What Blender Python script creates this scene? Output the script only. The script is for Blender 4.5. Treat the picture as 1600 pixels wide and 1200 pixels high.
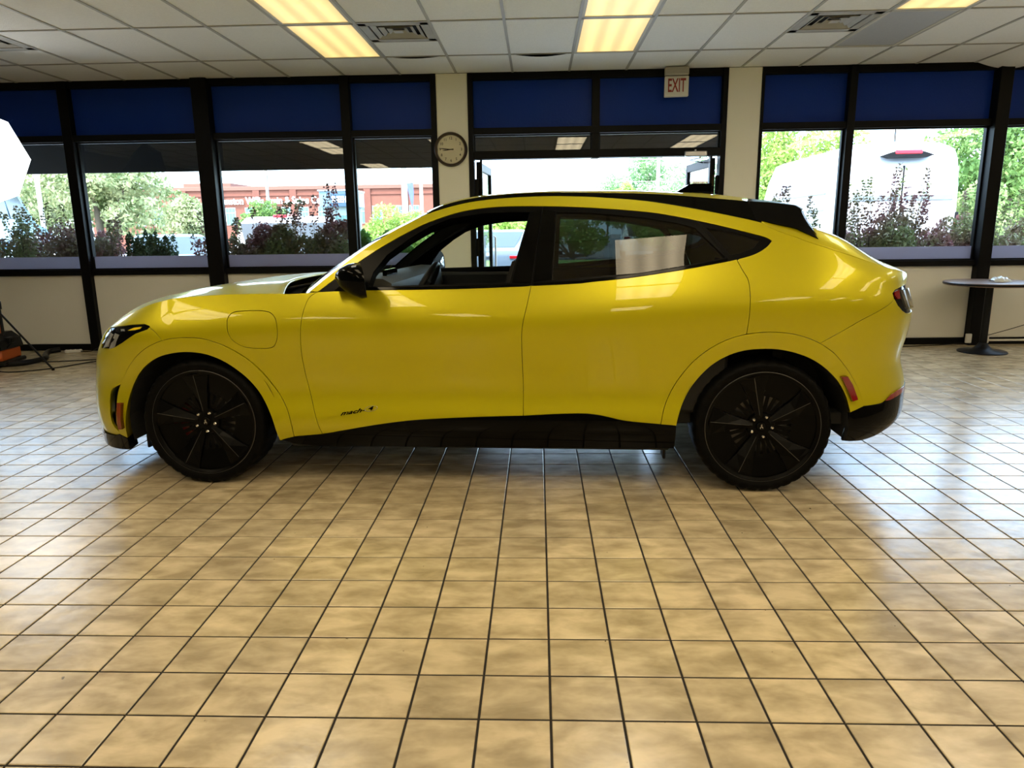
import bpy, bmesh, math, random
import numpy as np
from mathutils import Vector, Matrix, geometry
random.seed(7)
for o in list(bpy.data.objects): bpy.data.objects.remove(o)
S = bpy.context.scene
C = S.collection

# ------------------------------------------------------------------ camera
F_PX = 1122.9
PITCH, YAW, ROLL, CAM_H = 0.2127, -0.0379, -0.0132, 1.3525
cam = bpy.data.cameras.new('camera'); cam_o = bpy.data.objects.new('camera', cam); C.objects.link(cam_o)
cam.sensor_width = 36.0; cam.sensor_fit = 'HORIZONTAL'; cam.lens = F_PX / 1600 * 36
cam.clip_start = 0.05; cam.clip_end = 500
fw = Vector((math.sin(YAW) * math.cos(PITCH), math.cos(YAW) * math.cos(PITCH), -math.sin(PITCH)))
r0 = Vector((math.cos(YAW), -math.sin(YAW), 0)); u0 = r0.cross(fw)
rt = math.cos(ROLL) * r0 + math.sin(ROLL) * u0
up = -math.sin(ROLL) * r0 + math.cos(ROLL) * u0
M = Matrix((rt, up, -fw)).transposed().to_4x4(); M.translation = (0, 0, CAM_H)
cam_o.matrix_world = M
S.camera = cam_o

# ------------------------------------------------------------------ world, sun, exposure
S.view_settings.view_transform = 'Standard'; S.view_settings.look = 'None'
S.view_settings.exposure = 1.0; S.view_settings.gamma = 1.0; S.view_settings.use_curve_mapping = False
SKY = .92; SUN = 4.4
LAMP_FRONT = .46; LAMP_ROOM = 4.4; SOFTBOX = 3.0
w = bpy.data.worlds.new('world'); S.world = w; w.use_nodes = True
nt = w.node_tree; bg = nt.nodes['Background']
sky = nt.nodes.new('ShaderNodeTexSky'); sky.sky_type = 'NISHITA'; sky.sun_disc = False
sky.sun_elevation = math.radians(56); sky.sun_rotation = math.radians(200); sky.altitude = 50
sky.air_density = 1.0; sky.dust_density = 2.5; sky.ozone_density = 1.0
hz = nt.nodes.new('ShaderNodeMixRGB'); hz.inputs[0].default_value = 0.45; hz.inputs[2].default_value = (4.7, 6.4, 8.8, 1)
nt.links.new(sky.outputs[0], hz.inputs[1]); nt.links.new(hz.outputs[0], bg.inputs[0]); bg.inputs[1].default_value = SKY
sl = bpy.data.lights.new('sun', 'SUN'); sl.energy = SUN; sl.angle = math.radians(1.0); sl.color = (1, .95, .86)
so = bpy.data.objects.new('sun', sl); C.objects.link(so)
so.rotation_euler = (math.radians(36), 0, math.radians(-22)); so.location = (0, -5, 30)

# ------------------------------------------------------------------ helpers
def tag(o, label=None, cat=None, group=None, kind=None):
    if label: o['label'] = label
    if cat: o['category'] = cat
    if group: o['group'] = group
    if kind: o['kind'] = kind
    return o
def empty(name, loc=(0, 0, 0), rz=0, label=None, cat=None, group=None, kind=None):
    o = bpy.data.objects.new(name, None); C.objects.link(o); o.location = loc; o.rotation_euler = (0, 0, rz)
    o.empty_display_size = .1
    return tag(o, label, cat, group, kind)
def link(name, me, mat, parent=None):
    o = bpy.data.objects.new(name, me); C.objects.link(o)
    if mat is not None and not me.materials: me.materials.append(mat)
    if parent is not None: o.parent = parent
    return o
class MB:
    """collects shapes and links them as ONE mesh object"""
    def __init__(s): s.v = []; s.f = []
    def add(s, vs, fs, mtx=None):
        b = len(s.v)
        if mtx is not None: vs = [mtx @ Vector(p) for p in vs]
        s.v += [tuple(p) for p in vs]; s.f += [tuple(b + i for i in f) for f in fs]; return s
    def box(s, x0, x1, y0, y1, z0, z1, b=0.0, mtx=None):
        if x0 > x1: x0, x1 = x1, x0
        if y0 > y1: y0, y1 = y1, y0
        if z0 > z1: z0, z1 = z1, z0
        b = min(b, (x1 - x0) * .45, (y1 - y0) * .45, (z1 - z0) * .45)
        if b <= 0:
            v = [(x, y, z) for x in (x0, x1) for y in (y0, y1) for z in (z0, z1)]
            f = [(0, 1, 3, 2), (4, 6, 7, 5), (0, 4, 5, 1), (2, 3, 7, 6), (0, 2, 6, 4), (1, 5, 7, 3)]
            return s.add(v, f, mtx)
        lo = (x0, y0, z0); hi = (x1, y1, z1); v = []; ix = {}
        for sx in (0, 1):
            for sy in (0, 1):
                for sz in (0, 1):
                    sg = (sx, sy, sz)
                    for k in range(3):
                        p = []
                        for a in range(3):
                            e = hi[a] if sg[a] else lo[a]
                            p.append(e if a == k else (e - b if sg[a] else e + b))
                        ix[(sx, sy, sz, k)] = len(v); v.append(tuple(p))
        f = []
        for k in range(3):
            i, j = [(1, 2), (0, 2), (0, 1)][k]
            for e in (0, 1):
                q = []
                for (a, c) in ((0, 0), (1, 0), (1, 1), (0, 1)):
                    sg = [0, 0, 0]; sg[k] = e; sg[i] = a; sg[j] = c; q.append(ix[(*sg, k)])
                f.append(tuple(q))
            for a in (0, 1):
                for c in (0, 1):
                    q = []
                    for e, ax in ((0, i), (0, j), (1, j), (1, i)):
                        sg = [0, 0, 0]; sg[k] = e; sg[i] = a; sg[j] = c; q.append(ix[(*sg, ax)])
                    f.append(tuple(q))
        for sx in (0, 1):
            for sy in (0, 1):
                for sz in (0, 1): f.append(tuple(ix[(sx, sy, sz, k)] for k in range(3)))
        return s.add(v, f, mtx)
    def lathe(s, prof, n=32, mtx=None, axis='z', wob=None):
        v = []; f = []; m = len(prof)
        for i in range(n):
            a = 2 * math.pi * i / n
            for k, (r, h) in enumerate(prof):
                if wob: r = wob(i, k, r)
                c, d = r * math.cos(a), r * math.sin(a)
                v.append((c, d, h) if axis == 'z' else ((c, h, d) if axis == 'y' else (h, c, d)))
        for i in range(n):
            j = (i + 1) % n
            for k in range(m - 1): f.append((i * m + k, j * m + k, j * m + k + 1, i * m + k + 1))
        return s.add(v, f, mtx)
    def cyl(s, r, h0, h1, n=24, mtx=None, axis='z', b=0.0):
        pr = [(1e-5, h0), (r - b, h0), (r, h0 + b), (r, h1 - b), (r - b, h1), (1e-5, h1)] if b else [(1e-5, h0), (r, h0), (r, h1), (1e-5, h1)]
        return s.lathe(pr, n, mtx, axis)
    def tube(s, path, r, n=8, closed=False):
        P = [Vector(p) for p in path]; N = len(P); v = []; f = []; prev = None
        for i, p in enumerate(P):
            t = (P[(i + 1) % N] - P[i - 1]) if closed else (P[min(i + 1, N - 1)] - P[max(i - 1, 0)])
            t.normalize()
            if prev is None:
                a = Vector((0, 0, 1)) if abs(t.z) < .9 else Vector((1, 0, 0)); x = t.cross(a).normalized()
            else: x = (prev - t * prev.dot(t)).normalized()
            prev = x; y = t.cross(x); rr = r[i] if hasattr(r, '__len__') else r
            for k in range(n):
                q = 2 * math.pi * k / n; v.append(p + x * rr * math.cos(q) + y * rr * math.sin(q))
        for i in range(N if closed else N - 1):
            for k in range(n):
                a = i * n + k; b = i * n + (k + 1) % n; c = ((i + 1) % N) * n + (k + 1) % n; d = ((i + 1) % N) * n + k
                f.append((a, b, c, d))
        if not closed: f.append(tuple(range(n))[::-1]); f.append(tuple((N - 1) * n + k for k in range(n)))
        return s.add(v, f)
    def prism(s, poly, h0, h1, plane='xz', mtx=None):
        n = len(poly)
        def P(p, h): return {'xz': (p[0], h, p[1]), 'xy': (p[0], p[1], h), 'yz': (h, p[0], p[1])}[plane]
        v = [P(p, h0) for p in poly] + [P(p, h1) for p in poly]
        f = [tuple(range(n)), tuple(range(2 * n - 1, n - 1, -1))] + [(i, (i + 1) % n, n + (i + 1) % n, n + i) for i in range(n)]
        return s.add(v, f, mtx)
    def grid(s, G):
        """G: rows of points"""
        n = len(G); m = len(G[0]); v = [p for r in G for p in r]
        return s.add(v, [(i * m + j, i * m + j + 1, (i + 1) * m + j + 1, (i + 1) * m + j) for i in range(n - 1) for j in range(m - 1)])
    def mesh(s, name, smooth=None, fix=True):
        me = bpy.data.meshes.new(name); me.from_pydata(s.v, [], s.f)
        if fix:
            bm = bmesh.new(); bm.from_mesh(me); bmesh.ops.recalc_face_normals(bm, faces=bm.faces); bm.to_mesh(me); bm.free()
        if smooth:
            me.polygons.foreach_set('use_smooth', [True] * len(me.polygons))
            if smooth < 179: me.set_sharp_from_angle(angle=math.radians(smooth))
        me.update(); return me
    def build(s, name, mat, parent=None, smooth=None, fix=True):
        return link(name, s.mesh(name, smooth, fix), mat, parent)
def text_mesh(txt, size, depth=.002, font_shear=0, align='CENTER', bold=0.0):
    cu = bpy.data.curves.new('t', 'FONT'); cu.body = txt; cu.size = size; cu.extrude = depth; cu.shear = font_shear
    cu.align_x = align; cu.align_y = 'CENTER'; cu.offset = bold; cu.resolution_u = 3
    o = bpy.data.objects.new('t', cu); me = bpy.data.meshes.new_from_object(o)
    bpy.data.objects.remove(o); bpy.data.curves.remove(cu); me.materials.clear(); return me
def copy_tree(o, parent=None):
    c = o.copy(); C.objects.link(c); c.parent = parent
    for ch in o.children: copy_tree(ch, c)
    return c

# ------------------------------------------------------------------ materials
def nodes(name):
    m = bpy.data.materials.new(name); m.use_nodes = True; return m, m.node_tree, m.node_tree.nodes['Principled BSDF']
def mat(name, col, rough=.5, metal=0.0, coat=0.0, col2=None, scale=8.0, bump=0.0, bscale=None, emit=None, estr=0.0, spec=.5, croughness=.03, det=4.0):
    m, t, b = nodes(name); L = t.links.new
    b.inputs['Base Color'].default_value = (*col, 1); b.inputs['Roughness'].default_value = rough
    b.inputs['Metallic'].default_value = metal; b.inputs['Coat Weight'].default_value = coat; b.inputs['Coat Roughness'].default_value = croughness
    b.inputs['Specular IOR Level'].default_value = spec
    tc = t.nodes.new('ShaderNodeTexCoord')
    n = t.nodes.new('ShaderNodeTexNoise'); n.inputs['Scale'].default_value = scale; n.inputs['Detail'].default_value = det
    L(tc.outputs['Object'], n.inputs['Vector'])
    c2 = col2 if col2 else tuple(c * .93 for c in col)
    mx = t.nodes.new('ShaderNodeMixRGB'); mx.inputs[1].default_value = (*col, 1); mx.inputs[2].default_value = (*c2, 1)
    L(n.outputs['Fac'], mx.inputs[0]); L(mx.outputs[0], b.inputs['Base Color'])
    if bump:
        n2 = t.nodes.new('ShaderNodeTexNoise'); n2.inputs['Scale'].default_value = bscale or scale * 4; n2.inputs['Detail'].default_value = 3
        L(tc.outputs['Object'], n2.inputs['Vector'])
        bp = t.nodes.new('ShaderNodeBump'); bp.inputs['Strength'].default_value = bump; bp.inputs['Distance'].default_value = .01
        L(n2.outputs['Fac'], bp.inputs['Height']); L(bp.outputs[0], b.inputs['Normal'])
    if emit:
        b.inputs['Emission Color'].default_value = (*emit, 1); b.inputs['Emission Strength'].default_value = estr
    return m
def glass(name, tint=(.92, .95, .94), ior=1.5, rough=0.0):
    m = bpy.data.materials.new(name); m.use_nodes = True; t = m.node_tree; t.nodes.clear(); L = t.links.new
    out = t.nodes.new('ShaderNodeOutputMaterial'); tr = t.nodes.new('ShaderNodeBsdfTransparent'); tr.inputs[0].default_value = (*tint, 1)
    gl = t.nodes.new('ShaderNodeBsdfGlossy'); gl.inputs['Roughness'].default_value = rough
    fr = t.nodes.new('ShaderNodeFresnel'); fr.inputs[0].default_value = ior
    ge = t.nodes.new('ShaderNodeNewGeometry'); mr = t.nodes.new('ShaderNodeMapRange'); mr.inputs['To Min'].default_value = ior; mr.inputs['To Max'].default_value = 1 / ior
    L(ge.outputs['Backfacing'], mr.inputs['Value']); L(mr.outputs[0], fr.inputs[0])      # a thin sheet mirrors alike from both faces
    n = t.nodes.new('ShaderNodeTexNoise'); n.inputs['Scale'].default_value = 1.3; tc = t.nodes.new('ShaderNodeTexCoord'); L(tc.outputs['Object'], n.inputs['Vector'])
    bp = t.nodes.new('ShaderNodeBump'); bp.inputs['Strength'].default_value = .02; bp.inputs['Distance'].default_value = .02
    L(n.outputs['Fac'], bp.inputs['Height']); L(bp.outputs[0], gl.inputs['Normal'])
    mx = t.nodes.new('ShaderNodeMixShader'); L(fr.outputs[0], mx.inputs[0]); L(tr.outputs[0], mx.inputs[1]); L(gl.outputs[0], mx.inputs[2]); L(mx.outputs[0], out.inputs[0])
    return m
MT = {}
MT['frame'] = mat('dark_metal_frame', (.003, .003, .0035), .42, .0, col2=(.005, .005, .005), scale=3, spec=.12)
MT['cream'] = mat('cream_painted_wall', (.76, .74, .66), .62, col2=(.70, .68, .60), scale=2.2, bump=.08, bscale=60)
MT['pillar'] = mat('ivory_pillar_paint', (.88, .86, .75), .55, col2=(.85, .83, .72), scale=1.5, bump=.05, bscale=50)
MT['blue'] = mat('blue_glass_film', (.006, .034, .25), .35, col2=(.008, .038, .28), scale=2, bump=.25, bscale=55, spec=.12)
MT['lav'] = mat('lavender_sill_film', (.36, .33, .50), .45, col2=(.32, .30, .46), scale=2)
def translucent(m, fac, col):
    t = m.node_tree; ts = t.nodes.new('ShaderNodeBsdfTranslucent'); ts.inputs[0].default_value = (*col, 1); ms = t.nodes.new('ShaderNodeMixShader'); ms.inputs[0].default_value = fac
    t.links.new(t.nodes['Principled BSDF'].outputs[0], ms.inputs[1]); t.links.new(ts.outputs[0], ms.inputs[2]); t.links.new(ms.outputs[0], t.nodes['Material Output'].inputs[0])
translucent(MT['lav'], .55, (.48, .46, .49))
MT['pane'] = glass('window_glass')
MT['ceil'] = mat('ceiling_board', (.90, .89, .85), .9, col2=(.80, .79, .75), scale=45, bump=.6, bscale=120, det=6)
MT['tbar'] = mat('ceiling_grid_metal', (.42, .40, .35), .5, col2=(.36, .34, .30), scale=4)
MT['tbar_d'] = mat('vent_metal', (.46, .44, .38), .5, col2=(.30, .28, .24), scale=6)
MT['black'] = mat('black_void', (.006, .006, .006), .8)
MT['grout'] = mat('dark_grout', (.008, .006, .004), .9, col2=(.014, .010, .007), scale=20)
MT['asphalt'] = mat('asphalt', (.19, .19, .19), .9, col2=(.26, .26, .25), scale=3)
MT['plastic_k'] = mat('black_plastic', (.005, .005, .0055), .42, col2=(.008, .008, .0085), scale=30, spec=.2)
MT['plastic_w'] = mat('white_plastic', (.72, .70, .64), .4)
MT['white_paint'] = mat('white_vehicle_paint', (.80, .82, .84), .25, coat=.6)
MT['chrome'] = mat('chrome', (.75, .75, .74), .12, 1.0)
MT['silver'] = mat('brushed_aluminium', (.55, .55, .55), .3, 1.0)
def floor_mat():
    m, t, b = nodes('glazed_floor_tile'); L = t.links.new; N = t.nodes.new
    g = N('ShaderNodeNewGeometry')
    sc = N('ShaderNodeVectorMath'); sc.operation = 'SCALE'; sc.inputs['Scale'].default_value = 1 / TILE
    off = N('ShaderNodeVectorMath'); off.operation = 'SUBTRACT'; off.inputs[1].default_value = (TX0, TY0, 0)
    L(g.outputs['Position'], off.inputs[0]); L(off.outputs[0], sc.inputs[0])
    fl = N('ShaderNodeVectorMath'); fl.operation = 'FLOOR'; L(sc.outputs[0], fl.inputs[0])
    wn = N('ShaderNodeTexWhiteNoise'); wn.noise_dimensions = '2D'; L(fl.outputs[0], wn.inputs['Vector'])
    mu = N('ShaderNodeVectorMath'); mu.operation = 'MULTIPLY_ADD'; mu.inputs[1].default_value = (3.7, 5.1, 0)
    L(fl.outputs[0], mu.inputs[0]); L(g.outputs['Position'], mu.inputs[2])
    st = N('ShaderNodeVectorMath'); st.operation = 'MULTIPLY'; st.inputs[1].default_value = (1, 1.9, 1); L(mu.outputs[0], st.inputs[0])
    n1 = N('ShaderNodeTexNoise'); n1.inputs['Scale'].default_value = 5.5; n1.inputs['Detail'].default_value = 4; n1.inputs['Roughness'].default_value = .55; n1.inputs['Distortion'].default_value = .25
    L(st.outputs[0], n1.inputs['Vector'])
    cr = N('ShaderNodeValToRGB'); e = cr.color_ramp.elements
    e[0].position = .34; e[0].color = (.345, .28, .175, 1); e[1].position = .66; e[1].color = (.615, .515, .34, 1)
    L(n1.outputs['Fac'], cr.inputs[0])
    hsv = N('ShaderNodeHueSaturation'); L(cr.outputs[0], hsv.inputs['Color'])
    mr = N('ShaderNodeMapRange'); mr.inputs['To Min'].default_value = .90; mr.inputs['To Max'].default_value = 1.12; L(wn.outputs['Value'], mr.inputs['Value']); L(mr.outputs[0], hsv.inputs['Value'])
    # specks of dirt
    n3 = N('ShaderNodeTexNoise'); n3.inputs['Scale'].default_value = 30; n3.inputs['Detail'].default_value = 2; L(g.outputs['Position'], n3.inputs['Vector'])
    sp = N('ShaderNodeMapRange'); sp.inputs['From Min'].default_value = .76; sp.inputs['From Max'].default_value = .80; L(n3.outputs['Fac'], sp.inputs['Value'])
    mx = N('ShaderNodeMixRGB'); mx.inputs[2].default_value = (.06, .045, .03, 1); L(sp.outputs[0], mx.inputs[0]); L(hsv.outputs[0], mx.inputs[1]); L(mx.outputs[0], b.inputs['Base Color'])
    rr = N('ShaderNodeMapRange'); rr.inputs['To Min'].default_value = .19; rr.inputs['To Max'].default_value = .29; L(n1.outputs['Fac'], rr.inputs['Value']); L(rr.outputs[0], b.inputs['Roughness'])
    b.inputs['Specular IOR Level'].default_value = .8
    n2 = N('ShaderNodeTexNoise'); n2.inputs['Scale'].default_value = 14; n2.inputs['Detail'].default_value = 3; L(mu.outputs[0], n2.inputs['Vector'])
    bp = N('ShaderNodeBump'); bp.inputs['Strength'].default_value = .12; bp.inputs['Distance'].default_value = .01; L(n2.outputs['Fac'], bp.inputs['Height']); L(bp.outputs[0], b.inputs['Normal'])
    return m
# ------------------------------------------------------------------ the room
TILE = .2038; TX0 = .1449 * TILE; TY0 = 8.7368 * TILE - TILE * 60
X0, X1, Y0, Y1, ZC = -9.2, 9.2, -6.5, 8.3, 3.0
MT['tile'] = floor_mat()
floor_o = MB().box(X0 - .2, X1 + .2, Y0 - .2, Y1 + .2, -.12, -.003).build('floor', MT['grout'])
tag(floor_o, 'square beige glazed tile floor with dark grout across the showroom', 'floor', kind='structure')
def tile_mesh(h=.0995 * TILE / .2038 * 1.0):
    h = TILE / 2 - .0037; t = h - .0022
    v = [(-h, -h, -.006), (h, -h, -.006), (h, h, -.006), (-h, h, -.006), (-h, -h, -.0016), (h, -h, -.0016), (h, h, -.0016), (-h, h, -.0016), (-t, -t, 0), (t, -t, 0), (t, t, 0), (-t, t, 0)]
    f = [(8, 9, 10, 11)] + [(a + k, a + (k + 1) % 4, a + 4 + (k + 1) % 4, a + 4 + k) for a in (0, 4) for k in range(4)]
    return v, f
tv, tf = tile_mesh()
tm = bpy.data.meshes.new('tile'); tm.from_pydata(tv, [], tf); tm.materials.append(MT['tile'])
cells = []
for i in range(-46, 47):
    for j in range(-12, 102):
        x = TX0 + (i + .5) * TILE; y = TY0 + (j + .5) * TILE
        if X0 < x - TILE / 2 and x + TILE / 2 < X1 and Y0 < y - TILE / 2 and y - TILE / 2 < Y1 - .02:
            d = Vector((x, y, 0)) - Vector((0, 0, CAM_H)); dp = d.dot(fw)
            vis = dp > .3 and abs(d.dot(rt) / dp) * F_PX < 800 and abs(d.dot(up) / dp) * F_PX < 600
            cells.append((0 if vis else 1, dp, x, y))
cells.sort()
rest = MB()
for k, (nv, dp, x, y) in enumerate(cells):
    if k < 300:
        o = link('tile', tm, None, floor_o); o.location = (x, y, 0)
    else:
        y1 = min(y + TILE / 2, Y1) - y
        rest.add([(x + a, y + min(b, y1 - .003), c) for a, b, c in tv], tf)
o = rest.build('tile_field', MT['tile'], floor_o, fix=False); tag(o, kind='stuff')

# ceiling: 2 x 4 ft boards in a metal grid
GX, GY = .6096, 1.19
GX0 = -.264; GY0 = 6.28
ceil_o = MB().box(X0, X1, Y0, Y1, ZC + .16, ZC + .22).build('ceiling', MT['black'])
tag(ceil_o, 'suspended ceiling of speckled off-white boards in a metal grid', 'ceiling', kind='structure')
kx0 = math.floor((X0 - GX0) / GX); kx1 = math.ceil((X1 - GX0) / GX)
ky0 = math.floor((Y0 - GY0) / GY); ky1 = math.ceil((Y1 - GY0) / GY)
for k in range(kx0 + 1, kx1):
    x = GX0 + k * GX
    MB().box(x - .012, x + .012, Y0, Y1, ZC - .002, ZC + .02).build('grid_bar', MT['tbar'], ceil_o)
for k in range(ky0 + 1, ky1):
    y = GY0 + k * GY
    MB().box(X0, X1, y - .012, y + .012, ZC - .001, ZC + .019).build('grid_bar', MT['tbar'], ceil_o)
LIGHTCOL = {-3 - 4: 1, -3: 1, 1: 1, 5: 1, 9: 1, -11: 1, 13: 1}      # grid columns that carry troffers
vents = {(-2, 0): 'tail', (4, 0): 'tail', (-8, 0): 'tail'}
MT['lamp_front'] = mat('warm_prismatic_diffuser', (.9, .75, .5), .4, emit=(1, .72, .25), estr=LAMP_FRONT)
MT['lamp_room'] = mat('warm_prismatic_diffuser_bright', (.9, .75, .5), .4, emit=(1, .82, .53), estr=LAMP_ROOM)
MT['lamp_fill'] = mat('neutral_fill_diffuser', (.9, .85, .7), .4, emit=(1, .93, .78), estr=LAMP_ROOM)  # for an unseen troffer row added over the car to brighten the wall
def lamp_nodes(m):
    t = m.node_tree; b = t.nodes['Principled BSDF']; L = t.links.new
    tc = t.nodes.new('ShaderNodeTexCoord'); sx = t.nodes.new('ShaderNodeSeparateXYZ'); L(tc.outputs['Object'], sx.inputs[0])
    mm = t.nodes.new('ShaderNodeMath'); mm.operation = 'MULTIPLY'; mm.inputs[1].default_value = 2 * math.pi / .17; L(sx.outputs['X'], mm.inputs[0])
    cs = t.nodes.new('ShaderNodeMath'); cs.operation = 'COSINE'; L(mm.outputs[0], cs.inputs[0])
    mr = t.nodes.new('ShaderNodeMapRange'); mr.inputs['From Min'].default_value = -1; mr.inputs['To Min'].default_value = .80; mr.inputs['To Max'].default_value = 1.25; L(cs.outputs[0], mr.inputs['Value'])
    m2 = t.nodes.new('ShaderNodeMath'); m2.operation = 'MULTIPLY'; m2.inputs[1].default_value = b.inputs['Emission Strength'].default_value; L(mr.outputs[0], m2.inputs[0]); L(m2.outputs[0], b.inputs['Emission Strength'])
lamp_nodes(MT['lamp_front']); lamp_nodes(MT['lamp_room']); lamp_nodes(MT['lamp_fill'])   # the tubes show as streaks through the diffuser
MT['lens_off'] = mat('unlit_prismatic_lens', (.50, .50, .50), .35, col2=(.42, .42, .43), scale=60, bump=.5, bscale=150)
MT['trof'] = mat('troffer_trim', (.62, .58, .48), .5)
def board(name, x, y, wx, wy, sag=0.0, m=None, parent=ceil_o):
    n = 12 if sag else 1; G = []
    for i in range(n + 1):
        row = []
        for j in range(n + 1):
            u = i / n; v = j / n
            row.append((x - wx / 2 + wx * u, y - wy / 2 + wy * v, ZC + .006 - (sag(u, v) if sag else 0)))
        G.append(row)
    return MB().grid(G).build(name, m or MT['ceil'], parent, smooth=60 if sag else None, fix=False)
bulk = MB(); ntro = 0
where = {(-3, 0): 'nearest the entrance in the row left of the clock', (1, 0): 'nearest the entrance in the row above the open doorway',
         (-3, -1): 'cut by the frame top, left of the square vent', (1, -1): 'cut by the frame top above the doorway', (5, -1): 'cut by the frame top beside the right-hand vent'}
for kx in range(kx0, kx1):
    for ky in range(ky0, ky1 + 1):
        x = GX0 + (kx + .5) * GX; y = GY0 + (ky + .5) * GY; wy = GY
        if y - GY / 2 > Y1 - .02 or x < X0 or x > X1 or y - GY / 2 < Y0: continue
        if y + GY / 2 > Y1: wy = Y1 - (y - GY / 2); y = Y1 - wy / 2
        if kx in LIGHTCOL and ky <= 0 and (ky % 4 in (0, 3) or ky == -2) and not (kx == -7 and ky in (0, -1)) and not (kx == -11):  # the extra row over the car is added for fill light
            lit = not (kx == 5 and ky == 0)
            front = ky in (0, -1)
            if not lit: lab = 'unlit grey prismatic ceiling light beside the right-hand vent'
            elif (kx, ky) in where: lab = 'warm glowing ceiling light ' + where[(kx, ky)]
            else: lab = 'unseen ceiling light in the rows overhead, out of the frame'
            t = empty('ceiling_light', (x, y, ZC), 0, lab, 'ceiling light', 'fluorescent troffers in the ceiling'); ntro += 1
            hx, hy = GX / 2 - .012, wy / 2 - .012
            f = MB()
            for (a, b_, c, d) in ((-hx, hx, -hy, -hy + .025), (-hx, hx, hy - .025, hy), (-hx, -hx + .025, -hy, hy), (hx - .025, hx, -hy, hy)): f.box(a, b_, c, d, -.002, .03, .002)
            f.build('frame', MT['trof'], t)
            MB().box(-hx + .02, hx - .02, -hy + .02, hy - .02, .004, .010).build('diffuser', MT['lens_off'] if not lit else (MT['lamp_front'] if front else (MT['lamp_fill'] if ky == -2 else MT['lamp_room'])), t)
            MB().box(-hx + .01, hx - .01, -hy + .01, hy - .01, .06, .11, .01).build('housing', MT['trof'], t)
            continue
        vis = y > 5.2 and abs(x) < 8
        if (kx, ky) in vents:
            yv = y - GY / 2 + .305; vl = {-2: 'square metal ceiling vent left of the clock pillar', 4: 'square metal ceiling vent before the right-hand windows', -8: 'dark ceiling vent at the far left edge'}[kx]
            t = empty('air_vent', (x, yv, ZC), 0, vl, 'air vent', 'ceiling air vents')
            h = .29
            MB().box(-h, h, -h, h, .05, .06).build('duct', MT['black'], t)
            f = MB()
            for (a, b_, c, d) in ((-h, h, -h, -h + .07), (-h, h, h - .07, h), (-h, -h + .07, -h, h), (h - .07, h, -h, h)): f.box(a, b_, c, d, -.001, .012, .003)
            f.build('frame', MT['tbar_d'], t)
            for q, r in enumerate((.205, .145, .085)):
                g = MB(); ro, ri, zo, zi = r, r - .036, .002 + .004 * q, .020 + .004 * q
                vs = [(-ro, -ro, zo), (ro, -ro, zo), (ro, ro, zo), (-ro, ro, zo), (-ri, -ri, zi), (ri, -ri, zi), (ri, ri, zi), (-ri, ri, zi)]
                vs += [(a, b_, c + .004) for a, b_, c in vs]
                fs = [(k, (k + 1) % 4, 4 + (k + 1) % 4, 4 + k) for k in range(4)] + [(8 + k, 8 + (k + 1) % 4, 12 + (k + 1) % 4, 12 + k) for k in range(4)] + [(k, (k + 1) % 4, 8 + (k + 1) % 4, 8 + k) for k in range(4)] + [(4 + k, 4 + (k + 1) % 4, 12 + (k + 1) % 4, 12 + k) for k in range(4)]
                g.add(vs, fs).build('louver', MT['tbar_d'], t)
            MB().box(-.04, .04, -.04, .04, .004, .012, .002).build('center_plate', MT['tbar_d'], t)
            wy2 = GY - .61; yb = y + GY / 2 - wy2 / 2
            board('ceiling_board', x, yb, GX - .004, wy2 - .004)
            MB().box(x - GX / 2, x + GX / 2, yb - wy2 / 2 - .012, yb - wy2 / 2 + .012, ZC - .001, ZC + .019).build('grid_bar', MT['tbar'], ceil_o)
            continue
        if not vis:
            a, b_ = (GX - .004) / 2, (wy - .004) / 2
            bulk.add([(x - a, y - b_, ZC + .006), (x + a, y - b_, ZC + .006), (x + a, y + b_, ZC + .006), (x - a, y + b_, ZC + .006)], [(0, 3, 2, 1)])
            continue
        sag = 0
        if ky == 1 and kx == -2: sag = lambda u, v: .022 * math.sin(math.pi * u) * max(0, 1 - v) ** .6
        if ky == 1 and kx == 0: sag = lambda u, v: .030 * math.sin(math.pi * u) * max(0, 1 - v) ** .6
        if ky == 1 and kx == 8: sag = lambda u, v: .075 * math.sin(math.pi * min(1, u * .9)) * v ** .8
        board('ceiling_board', x, y, GX - .004, wy - .004, sag)
tag(bulk.build('ceiling_board_field', MT['ceil'], ceil_o, fix=False), kind='stuff')

tag(MB().box(X0 - .2, X1 + .2, Y1 - .02, Y1 + .12, ZC + .0, ZC + .30).build('trim_3', MT['frame']), 'dark header added above the window wall to block stray sky light, hidden by the ceiling', 'header', kind='structure')  # unseen strip added to stop sky light leaking in over the ceiling
# ---- entrance wall (far wall)
wall = empty('wall_back', (0, Y1, 0), 0, 'window wall with dark frames, blue upper panels and cream lower panels', 'wall', kind='structure')
def wbox(name, x0, x1, y0, y1, z0, z1, m, b=.003, parent=None):
    return MB().box(x0, x1, y0 - Y1, y1 - Y1, z0, z1, b).build(name, MT[m], parent or wall)
MUL = [(-6.95, -6.83, .06), (-5.30, -5.19, .06), (-3.775, -3.60, .10), (-2.15, -2.05, .06), (-1.16, -1.10, .05), (-.755, -.700, .05), (1.990, 2.044, .05), (2.400, 2.430, .05), (3.32, 3.40, .06), (4.85, 4.985, .10), (6.50, 6.60, .06)]
for a, b_, d in MUL:
    wbox('mullion', a, b_, Y1 - d, Y1 + .10, 0 if not (-1 < a < 2.1) else 0, ZC, 'frame')
wbox('mullion', .594, .677, Y1 - .04, Y1 + .10, 2.10, ZC, 'frame')
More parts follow.
